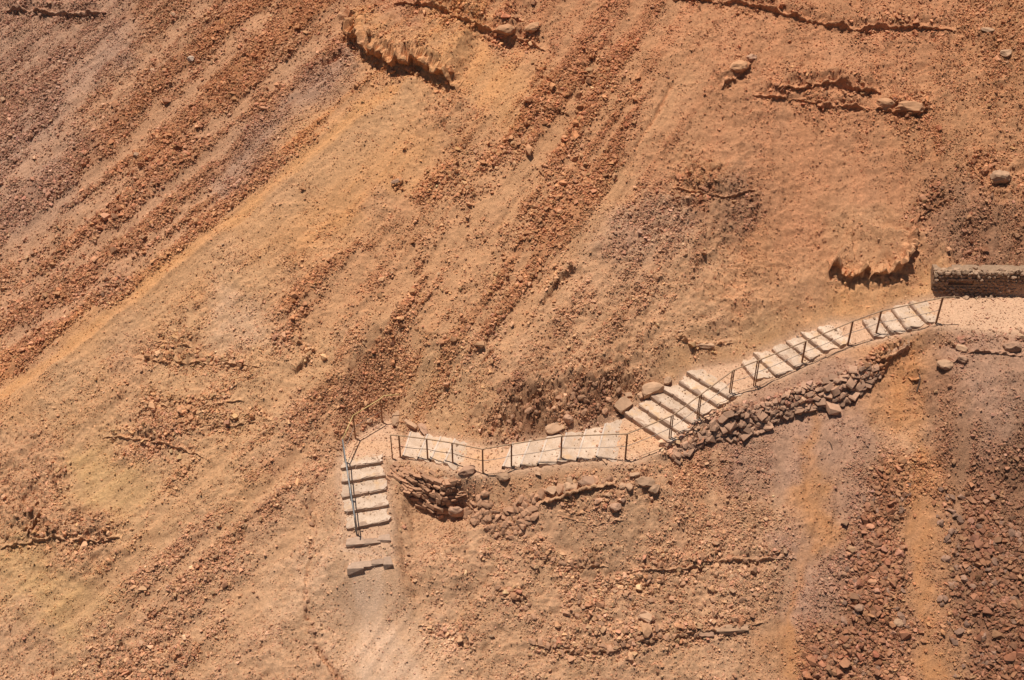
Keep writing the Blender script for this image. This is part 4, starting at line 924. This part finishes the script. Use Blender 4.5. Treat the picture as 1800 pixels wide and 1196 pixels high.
for q, (pts, h, L, jag) in enumerate(LEDGES):
    if jag == 2: continue
    P = np.array(pts, float); Lc = np.r_[0, np.cumsum(np.hypot(*np.diff(P, axis=0).T))]; tot = Lc[-1]; nn_ = max(8, int(tot/2.2)); u = np.linspace(0, 1, nn_ + 1)*tot
    ux = np.interp(u, Lc, P[:, 0]); uy = np.interp(u, Lc, P[:, 1])
    for _ in range(3): ux[1:-1] = (ux[:-2] + 2*ux[1:-1] + ux[2:])/4; uy[1:-1] = (uy[:-2] + 2*uy[1:-1] + uy[2:])/4
    fx, fy, fz = hit(ux, uy)
    fz = np.minimum(fz, np.convolve(np.pad(fz, 3, 'edge'), np.ones(7)/7, 'valid') + .05)
    prof = [(.02, -.30), (-.10, -.02), (-.14, .18), (-.06, .38), (.03, .55), (.12, .72), (.15, .86), (.10, .97), (-.05, 1.0), (-.28, None), (-.55, None), (-.85, None)]
    bm = bmesh.new(); cols = []; prev = None; o0 = Vector((float(fx[nn_//2]), float(fy[nn_//2]), float(fz[nn_//2])))
    for k in range(nn_ + 1):
        a_ = max(0, k - 2); b_ = min(nn_, k + 2); tx, ty = fx[b_] - fx[a_], fy[b_] - fy[a_]; tl = math.hypot(tx, ty) + 1e-9; nxx, nyy = ty/tl, -tx/tl
        uu = k/nn_; en_ = min(1, uu/.16)*min(1, (1 - uu)/.16); en_ = en_**.6
        gap = .72 + .75*mn.noise(Vector((u[k]/21.0, q*3.1, 0))) + .35*mn.noise(Vector((u[k]/7.0, q*5.1, 4)))
        hh = h*max(.12, min(1.25, gap))*en_ if h > .19 else h*max(-.15, min(1.5, 1.15*gap + 1.3*mn.noise(Vector((u[k]/10.0, q*1.9, 7))) - .15))*en_
        wan = .12*h*mn.noise(Vector((u[k]/15.0, q*7.7, 9))) + .16*h*mn.noise(Vector((u[k]/5.0, q*2.7, 2)))
        ring = []
        for o_, z_ in prof:
            if q not in (0, 8, 9, 20) and o_ > -.2: o_ = o_*.45 - .02
            oo = o_*max(h, .22) + wan
            x_ = float(fx[k] + nxx*oo); y_ = float(fy[k] + nyy*oo)
            if z_ is None: zz = max(float(hsample(np.array([x_]), np.array([y_]))[0]), 0*0 + float(hsample(np.array([x_]), np.array([y_]))[0])) + (.03 if o_ > -.5 else (.0 if o_ > -.8 else -.12))
            else: zz = float(fz[k]) + z_*hh*(1 if z_ > 0 else 1) - (.15 if z_ < 0 else 0)
            pv = Vector((x_, y_, zz)); 
            d1 = mn.noise(pv*3.2)*.16*h + mn.noise(pv*9.0)*.10*min(h, .3) + mn.noise(pv*19.0)*.018
            pv += Vector((nxx, nyy, .35))*d1 + Vector((0, 0, mn.noise(pv*7 + Vector((9, 9, 9)))*.07*h))
            v = bm.verts.new(pv - o0); ring.append(v); cols.append((x_, y_ + .3))
        if prev:
            for r_ in range(len(prof) - 1): bm.faces.new((prev[r_], ring[r_], ring[r_+1], prev[r_+1]))
        prev = ring
    bmesh.ops.recalc_face_normals(bm, faces=bm.faces)
    me = bpy.data.meshes.new('rock_ledge'); bm.to_mesh(me); bm.free(); me.materials.append(m_ledge)
    if sum(p.normal.z for p in me.polygons) < 0: me.flip_normals()
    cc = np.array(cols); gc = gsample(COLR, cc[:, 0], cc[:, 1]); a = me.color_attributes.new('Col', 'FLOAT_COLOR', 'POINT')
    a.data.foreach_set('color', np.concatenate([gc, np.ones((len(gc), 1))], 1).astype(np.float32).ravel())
    o = link('rock_ledge', me); o.location = o0; tag(o, LN[q], 'ledge')

# ------------------------------------------------------------------ boulders, one thing each
def boulder(px, py, sx, sy, sz, label, seed, mat=None, rot=0, sink=.3, name='boulder', cat='rock', group=None, tilt=(0, 0), sub=3):
    p = hit1(px, py); o = link(name, big_rock_mesh(name, seed, sx, sy, sz, mat or m_bould, sub=sub))
    nv = hnormal(np.array([p.x]), np.array([p.y]), .25)[0]
    o.location = p + Vector((0, 0, sz*(1 - 2*sink))); o.rotation_mode = 'QUATERNION'; o.rotation_quaternion = align(nv, rot, .5) @ Matrix.Rotation(tilt[0], 3, 'X').to_quaternion()
    return tag(o, label, cat, group)
boulder(1756, 318, .30, .26, .24, 'lone rounded boulder casting a shadow near the right edge, above the masonry wall', 1, sink=.2)
boulder(1094, 718, .42, .28, .24, 'big flat-topped rock at the foot of the broad stair', 2, sink=.25, rot=.5)
boulder(1145, 692, .46, .30, .28, 'large squared rock against the inner side of the broad stair', 3, sink=.25, rot=.4)
boulder(1130, 696, .22, .14, .10, 'thin slab leaning between the two big stair rocks', 4, sink=.3, rot=.2)
boulder(1104, 697, .30, .13, .09, 'flat pale slab lying above the stair-foot rock', 5, sink=.2, rot=.1)
boulder(1174, 672, .16, .12, .12, 'small dark rock wedged at the top of the broad stair', 6, sink=.2, rot=.9)
boulder(886, 841, .23, .15, .13, 'flat-topped rock just below the lowest dip of the path', 7, sink=.2, rot=.1)
boulder(946, 835, .13, .08, .07, 'small brick-shaped stone under the middle steps', 8, sink=.15)
boulder(1046, 808, .10, .07, .06, 'small stone at the outer edge of the middle steps', 9, sink=.2)
boulder(1063, 811, .20, .07, .05, 'thin slab lying along the edge of the middle steps', 10, sink=.2, rot=-.1)
boulder(820, 831, .30, .16, .16, 'dark jagged rock poking out beside the bastion top', 11, m_rubble, sink=.3, rot=.3)
boulder(970, 866, .24, .18, .13, 'square-cut slab at the front of the overhanging ledge', 12, sink=.15, rot=.1)
boulder(1002, 860, .26, .20, .16, 'middle rock of the overhanging ledge below the path', 13, sink=.3, rot=.3)
boulder(1034, 850, .34, .22, .15, 'purplish long rock at the right end of the overhanging ledge', 14, m_rubble, sink=.3, rot=.3)
boulder(1082, 895, .18, .14, .13, 'dark rock standing alone on the slope below the ledge', 15, m_rubble, sink=.2)
boulder(1094, 882, .10, .08, .08, 'small dark rock touching the lone slope rock', 16, m_rubble, sink=.2)
boulder(1094, 856, .13, .09, .07, 'left of two oval stones right of the ledge', 17, sink=.2, rot=.3)
boulder(1106, 858, .11, .13, .08, 'right of two oval stones right of the ledge', 18, sink=.2, rot=.6)
boulder(1135, 850, .30, .20, .16, 'broad rock of the cluster under the landing', 19, sink=.3, rot=-.3)
boulder(1150, 862, .20, .16, .14, 'light-faced rock in front of the cluster under the landing', 20, sink=.2)
boulder(1115, 836, .16, .08, .07, 'flat stone between the ledge and the landing cluster', 21, sink=.2)
boulder(1660, 644, .23, .17, .15, 'dark-bottomed rock with a white cut face right of the gully', 22, sink=.2, rot=.5)
boulder(1692, 634, .18, .13, .12, 'rock with a deep shadow right of the white-faced rock', 23, m_rubble, sink=.25)
boulder(1690, 614, .2, .11, .09, 'orange rock on the edge below the upper path', 24, sink=.25)
boulder(1778, 614, .26, .16, .18, 'dark angular rock near the right edge below the path', 25, m_rubble, sink=.25)
boulder(1736, 55, .22, .10, .06, 'flat slab on the slope at the upper right', 26, sink=.1, rot=-.3)
boulder(1768, 96, .20, .14, .10, 'pale wedge rock near the upper right corner', 27, sink=.2)
boulder(336, 106, .13, .11, .10, 'pale cream stone standing out in the upper left scree', 28, stone_mat('cream_stone', base=(.60, .42, .30), vary=.05), sink=.2)
boulder(305, 28, .10, .08, .08, 'small pale stone near the top edge, upper left', 29, sink=.2)
boulder(240, 274, .11, .09, .09, 'tan stone at the head of a sand run, left scree', 30, sink=.2)
boulder(269, 125, .10, .08, .07, 'tan stone above the cream stone sand run', 31, sink=.2)
boulder(1600, 190, .55, .18, .18, 'long rounded outcrop block at the right end of the upper ledges', 32, m_crag, sink=.35, rot=-.05)
boulder(1556, 185, .32, .18, .17, 'rounded outcrop block left of the longest ledge block', 33, m_crag, sink=.35)
boulder(1298, 122, .30, .20, .2, 'overhanging knob at the left end of the upper right ledges', 34, m_crag, sink=.3)
boulder(1320, 104, .22, .12, .12, 'small dark cap of rock above the overhanging knob', 35, m_rubble, sink=.3)
boulder(888, 56, .34, .2, .2, 'dark-faced block in the crags at top centre', 36, m_crag, sink=.3, rot=.1)
boulder(937, 52, .30, .16, .15, 'slanted block right of the dark-faced crag block', 37, m_crag, sink=.3, rot=.5)
boulder(698, 320, .2, .08, .06, 'dark slab at the end of a crack in the orange sand', 38, m_rubble, sink=.2, rot=.5)
boulder(1000, 741, .18, .14, .16, 'dark square rock at the foot of the rubble bank', 39, m_rubble, sink=.2)
boulder(975, 752, .34, .2, .10, 'broad flat slab at the foot of the rubble bank', 40, sink=.3, rot=.5)
boulder(696, 738, .30, .16, .14, 'cracked dark-sided rock at the head of the left landing', 41, sink=.3, rot=-.5)
boulder(722, 748, .34, .14, .12, 'long leaning slab behind the left landing', 42, sink=.3, rot=-.55)
boulder(744, 756, .26, .12, .12, 'broken slab right of the leaning slab behind the landing', 43, m_rubble, sink=.3, rot=-.4)
boulder(1240, 608, .3, .10, .08, 'thin ledge of rock above the broad stair', 44, sink=.35)
boulder(803, 905, .24, .2, .30, 'upright dark block at the left end of the tumbled stones', 45, m_rubble, sink=.2)
boulder(1286, 1108, .70, .16, .12, 'long low rock slab at the end of the curved row of stones', 46, sink=.3, rot=.12)
boulder(1240, 1116, .34, .12, .10, 'dark low slab left of the longest row slab', 47, m_rubble, sink=.3, rot=.2)
boulder(1510, 1072, .16, .13, .12, 'square grey stone in the lower right scree', 48, m_rubble, sink=.15)
boulder(1578, 1098, .16, .12, .1, 'light brown stone in the lower right scree beside the sand run', 49, sink=.15)
boulder(1135, 1085, .34, .2, .10, 'pale broken slab in the bare patch at lower centre', 50, sink=.3)
boulder(650, 742, .10, .08, .08, 'pale stone just outside the yellow-brown railing', 51, sink=.2)
def cluster(pts, meshes, size, label, cat, group, name='tumbled_stone', sink=.02):
    xs_, ys_, zs_ = hit([p[0] for p in pts], [p[1] for p in pts]); nn = hnormal(xs_, ys_, .12)
    for k in range(len(pts)):
        s_ = random.uniform(*size); o = link(name, random.choice(meshes)); o.scale = (s_*random.uniform(.9, 1.3), s_, s_*random.uniform(.8, 1.2)); o.rotation_mode = 'QUATERNION'
        o.rotation_quaternion = align(nn[k], random.uniform(0, 6), .8) @ Matrix.Rotation(random.gauss(0, .35), 3, 'X').to_quaternion(); o.location = Vector((xs_[k], ys_[k], zs_[k])) + Vector((0, 0, s_*.22 - sink)); tag(o, label, cat, group)
def fill_poly(poly, spacing, j=.35):
    xs_ = [p[0] for p in poly]; ys_ = [p[1] for p in poly]; pts = []
    y = min(ys_); r_ = 0
    while y < max(ys_):
        x = min(xs_) + (r_ % 2)*spacing/2
        while x < max(xs_):
            p = (x + random.uniform(-j, j)*spacing, y + random.uniform(-j, j)*spacing)
            if inside(np.array([p[0]]), np.array([p[1]]), poly)[0]: pts.append(p)
            x += spacing
        y += spacing*.8; r_ += 1
    return pts
tum = [rock_mesh('tumbled_stone', 600 + k, .5, .42, .36, npts=15, mat=m_wallst) for k in range(8)]
cluster([(952, 872), (962, 866), (984, 862), (996, 866), (1010, 858), (1024, 852), (1046, 846), (1062, 848), (1072, 844)], tum, (.22, .42), 'blocky stone sitting along the lip of the undercut ledge', 'stone', 'stones along the lip of the undercut ledge')
cluster(fill_poly([(796, 905), (850, 868), (880, 905), (915, 878), (950, 872), (944, 900), (928, 935), (905, 948), (860, 940), (820, 915)], 9.5), tum, (.16, .34), 'angular reddish stone in the tumbled heap between bastion and ledge', 'stone', 'tumbled stones between the bastion and the ledge')
cluster(fill_poly([(775, 880), (812, 858), (822, 885), (800, 905), (780, 900)], 9.5), tum, (.12, .24), 'broken stone in the shaded notch right of the bastion corner', 'stone', 'broken stones in the notch beside the bastion')
row = [(935, 1128), (950, 1130), (964, 1138), (976, 1136), (986, 1146), (998, 1140), (1008, 1148), (1022, 1140), (1036, 1138), (1050, 1146), (1060, 1140), (1072, 1146), (1084, 1136), (1096, 1132), (1108, 1130), (1122, 1124), (1134, 1126), (1146, 1120), (1160, 1118), (1172, 1122), (1186, 1118), (1200, 1116), (1214, 1112), (1222, 1116)]
cluster(row, tum, (.20, .34), 'stone set in the curved row at the lower centre', 'stone', 'curved row of stones at the lower centre')
cluster([(924, 945), (930, 956), (938, 962), (944, 974), (958, 982), (972, 986), (990, 992), (1006, 990), (1020, 994), (1036, 988), (1050, 992), (1068, 988), (1030, 984), (1012, 984)], tum, (.14, .26), 'stone in the short arc of stones below the tumbled heap', 'stone', 'short arc of stones below the tumbled heap')
cluster([(925, 1070), (928, 1080), (924, 1088), (932, 1092), (938, 1086), (930, 1064), (915, 1052), (900, 1048), (886, 1040), (876, 1034)], tum, (.12, .22), 'stone of the thin line left of the lower curved row', 'stone', 'thin line of stones left of the curved row')
cluster([(1183, 993), (1196, 1000), (1206, 1002), (1222, 996), (1236, 990), (1248, 986), (1262, 990), (1276, 984), (1290, 988), (1310, 986), (1330, 984), (1356, 980), (1374, 978), (1396, 978)], tum, (.14, .30), 'stone of the broken ledge line right of centre', 'stone', 'stones along the broken ledge line right of centre')
cluster([(540, 888), (546, 900), (538, 912), (548, 922), (556, 936), (552, 962), (546, 980), (538, 1040), (542, 1056), (536, 1068), (540, 1086), (550, 1096), (548, 1110), (556, 1136), (566, 1142), (574, 1156), (560, 1166), (584, 1170), (590, 1182), (600, 1190), (572, 1130)], tum, (.10, .22), 'stone along the broken spur edge left of the path', 'stone', 'stones along the spur edge left of the path')
# loose larger stones in the bottom-right scree and elsewhere
m_dscree = stone_mat('dark_scree_stone', base=(.29, .16, .10), vary=.28)
sc_meshes = [rock_mesh('loose_stone', 700 + k, .5, .40, .27, npts=14, mat=m_dscree) for k in range(8)]
def scatter(poly, n_, size, label, group, meshes=sc_meshes):
    xs_ = [p[0] for p in poly]; ys_ = [p[1] for p in poly]; pts = []
    while len(pts) < n_:
        p = (random.uniform(min(xs_), max(xs_)), random.uniform(min(ys_), max(ys_)))
        if inside(np.array([p[0]]), np.array([p[1]]), poly)[0]: pts.append(p)
    cluster(pts, meshes, size, label, 'stone', group, name='loose_stone')
scatter([(1500, 860), (1600, 850), (1590, 1040), (1600, 1190), (1440, 1190), (1480, 1050)], 75, (.14, .27), 'angular brown stone in the coarse scree left of the orange wash line', 'larger stones of the scree left of the orange wash line')
scatter([(1650, 860), (1795, 880), (1795, 1190), (1660, 1190), (1640, 1000)], 95, (.15, .30), 'angular dark brown stone in the coarse scree at the lower right corner', 'larger stones of the scree in the lower right corner')
scatter([(960, 1020), (1340, 1010), (1330, 1085), (1180, 1110), (960, 1120)], 40, (.14, .26), 'broken stone on the bare ground above the curved row', 'broken stones above the curved row', tum)
scatter([(880, 740), (930, 715), (1000, 680), (1090, 660), (1100, 700), (1040, 740), (900, 755)], 45, (.14, .30), 'rough clod in the dark rubble bank above the middle steps', 'rough clods of the dark rubble bank', tum)
# sticks
def stick(px0, py0, px1, py1, lift, rad, label):
    a = hit1(px0, py0); b = hit1(px1, py1); m_ = a.lerp(b, .5) + Vector((.03, 0, lift)); root_loc = a.copy()
    me = tube([a - root_loc, a.lerp(m_, .5) - root_loc + Vector((.02, 0, .02)), m_ - root_loc, b + Vector((0, 0, .03)) - root_loc], rad, 6); me.name = 'stick'; me.materials.append(m_wood)
    o = link('stick', me); o.location = root_loc; tag(o, label, 'stick')
stick(1616, 660, 1611, 690, .10, .022, 'dark bent stick hanging down the gully below the upper path')
stick(1454, 776, 1463, 791, .05, .014, 'thin dry stick lying on the mauve gravel below the rubble wall')
stick(812, 1115, 828, 1132, .05, .014, 'dry twig near the bottom edge right of the path')

# ------------------------------------------------------------------ scree and gravel (nobody could count it)
NS = 3300000
x = rng.uniform(-27.8, 21.4, NS).astype(np.float32); y = rng.uniform(-10.4, 16.8, NS).astype(np.float32)
IX = np.clip(np.rint(np.interp(x, XS, np.arange(len(XS)))).astype(np.int32), 0, len(XS)-1); IY = np.clip(np.rint(np.interp(y, YS, np.arange(len(YS)))).astype(np.int32), 0, len(YS)-1)
px_ = PX[IY, IX]; py_ = PY[IY, IX]; k0 = (px_ > -130) & (px_ < 1930) & (py_ > -130) & (py_ < 1330)
x = x[k0].astype(float); y = y[k0].astype(float); IX = IX[k0]; IY = IY[k0]; py_ = py_[k0]; NS = len(x)
den = DEN[IY, IX]; sz = SIZ[IY, IX]; ee = E[IY, IX]; rou_ = ROU[IY, IX]
clump = np.clip(.75 + .9*fbm(x*1.3, y*1.3, 91, 2), .1, 2)
gravel = rng.random(NS) < .42
p = np.where(gravel, np.clip(.34 + .75*den**1.3, 0, 1)*np.clip(.55 + .6*rou_, 0, 1.3), np.clip(den**1.35*1.0, 0, 1)*.88)*clump
keep = (rng.random(NS) < p*.80)
keep &= (ee > .10) | (rng.random(NS) < .35) | (py_ > 1010)
keep |= (ee <= .10) & (py_ < 1010) & (rng.random(NS) < .05)
x = x[keep]; y = y[keep]; sz = sz[keep]; gravel = gravel[keep]; den = den[keep]
nS = len(x)
size = np.where(gravel, .0195*rng.lognormal(0, .42, nS)*(1 + .35*np.clip(den, 0, 1)), .0355*sz**1.6*rng.lognormal(0, .42, nS)*(1 + .8*(rng.random(nS) < .03))); size = np.minimum(size, .26)
z = hsample(x, y); nn = hnormal(x, y, .05)
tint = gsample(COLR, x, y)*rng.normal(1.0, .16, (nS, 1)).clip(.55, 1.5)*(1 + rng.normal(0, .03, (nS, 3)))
red = (rng.random(nS) < .3)[:, None]; tint = np.where(red, tint*np.array([.90, .80, .78]), tint*.95)
lite = (rng.random(nS) < .03)[:, None]; tint = np.where(lite, tint*1.25 + .03, tint)
tint = np.where(gravel[:, None], tint*.92, tint); tint = np.clip(tint, .02, .8)
gq = np.array(GRIT); ng_ = len(gq)
x = np.r_[x, gq[:, 0]]; y = np.r_[y, gq[:, 1]]; z = np.r_[z, gq[:, 2] + .002]; size = np.r_[size, .016*rng.lognormal(0, .5, ng_)]; nn = np.r_[nn, np.tile([0, 0, 1.0], (ng_, 1))]; nS += ng_
tint = np.r_[tint, np.clip(np.array([.42, .27, .17])*rng.normal(1, .2, (ng_, 1)), .1, .7)]
# point cloud mesh
me = bpy.data.meshes.new('scree'); me.vertices.add(nS)
co = np.stack([x, y, z], -1) + nn*(size*.34)[:, None]; me.vertices.foreach_set('co', co.astype(np.float32).ravel())
a = me.attributes.new('size', 'FLOAT', 'POINT'); a.data.foreach_set('value', (size*2).astype(np.float32))
a = me.attributes.new('tint', 'FLOAT_COLOR', 'POINT'); a.data.foreach_set('color', np.concatenate([tint, np.ones((nS, 1))], 1).astype(np.float32).ravel())
# euler: tilt to slope plus spin
tiltx = np.arctan2(-nn[:, 1], nn[:, 2]) + rng.normal(0, .35, nS); tilty = np.arctan2(nn[:, 0], nn[:, 2]) + rng.normal(0, .35, nS)
rot = np.stack([tiltx, tilty, rng.uniform(0, 6.283, nS)], -1); rot2 = rot.copy()
a = me.attributes.new('rot', 'FLOAT_VECTOR', 'POINT'); a.data.foreach_set('vector', rot.astype(np.float32).ravel())
a = me.attributes.new('pick', 'INT', 'POINT'); a.data.foreach_set('value', rng.integers(0, 8, nS).astype(np.int32))
sc = link('scree', me); sc['kind'] = 'stuff'; sc['label'] = 'loose scree and gravel strewn over the whole slope'
ng = bpy.data.node_groups.new('scree', 'GeometryNodeTree'); ng.interface.new_socket('Geometry', in_out='INPUT', socket_type='NodeSocketGeometry'); ng.interface.new_socket('Geometry', in_out='OUTPUT', socket_type='NodeSocketGeometry')
gi = ng.nodes.new('NodeGroupInput'); go = ng.nodes.new('NodeGroupOutput')
join = ng.nodes.new('GeometryNodeJoinGeometry'); iop = ng.nodes.new('GeometryNodeInstanceOnPoints'); iop.inputs['Pick Instance'].default_value = True
g2i = ng.nodes.new('GeometryNodeGeometryToInstance')
hid = bpy.data.collections.new('stone_sources')
for k in range(8):
    mm = rock_mesh('scree_stone', 800 + k, .5, .42 if k % 2 else .34, .30, npts=12, mat=m_scree)
    so = bpy.data.objects.new('scree_stone', mm); so['kind'] = 'stuff'
    oi = ng.nodes.new('GeometryNodeObjectInfo'); oi.inputs['Object'].default_value = so; ng.links.new(oi.outputs['Geometry'], g2i.inputs[0])
def named(nm, typ):
    n_ = ng.nodes.new('GeometryNodeInputNamedAttribute'); n_.data_type = typ; n_.inputs['Name'].default_value = nm; return n_.outputs['Attribute']
m2p = ng.nodes.new('GeometryNodeMeshToPoints'); ng.links.new(gi.outputs[0], m2p.inputs['Mesh']); ng.links.new(m2p.outputs[0], iop.inputs['Points'])
ng.links.new(g2i.outputs[0], iop.inputs['Instance']); ng.links.new(named('size', 'FLOAT'), iop.inputs['Scale']); ng.links.new(named('pick', 'INT'), iop.inputs['Instance Index'])
e2r = ng.nodes.new('FunctionNodeEulerToRotation'); ng.links.new(named('rot', 'FLOAT_VECTOR'), e2r.inputs[0]); ng.links.new(e2r.outputs[0], iop.inputs['Rotation'])
ng.links.new(iop.outputs[0], go.inputs[0])
md = sc.modifiers.new('scree', 'NODES'); md.node_group = ng
print('scree stones', nS, 'verts', len(allv))
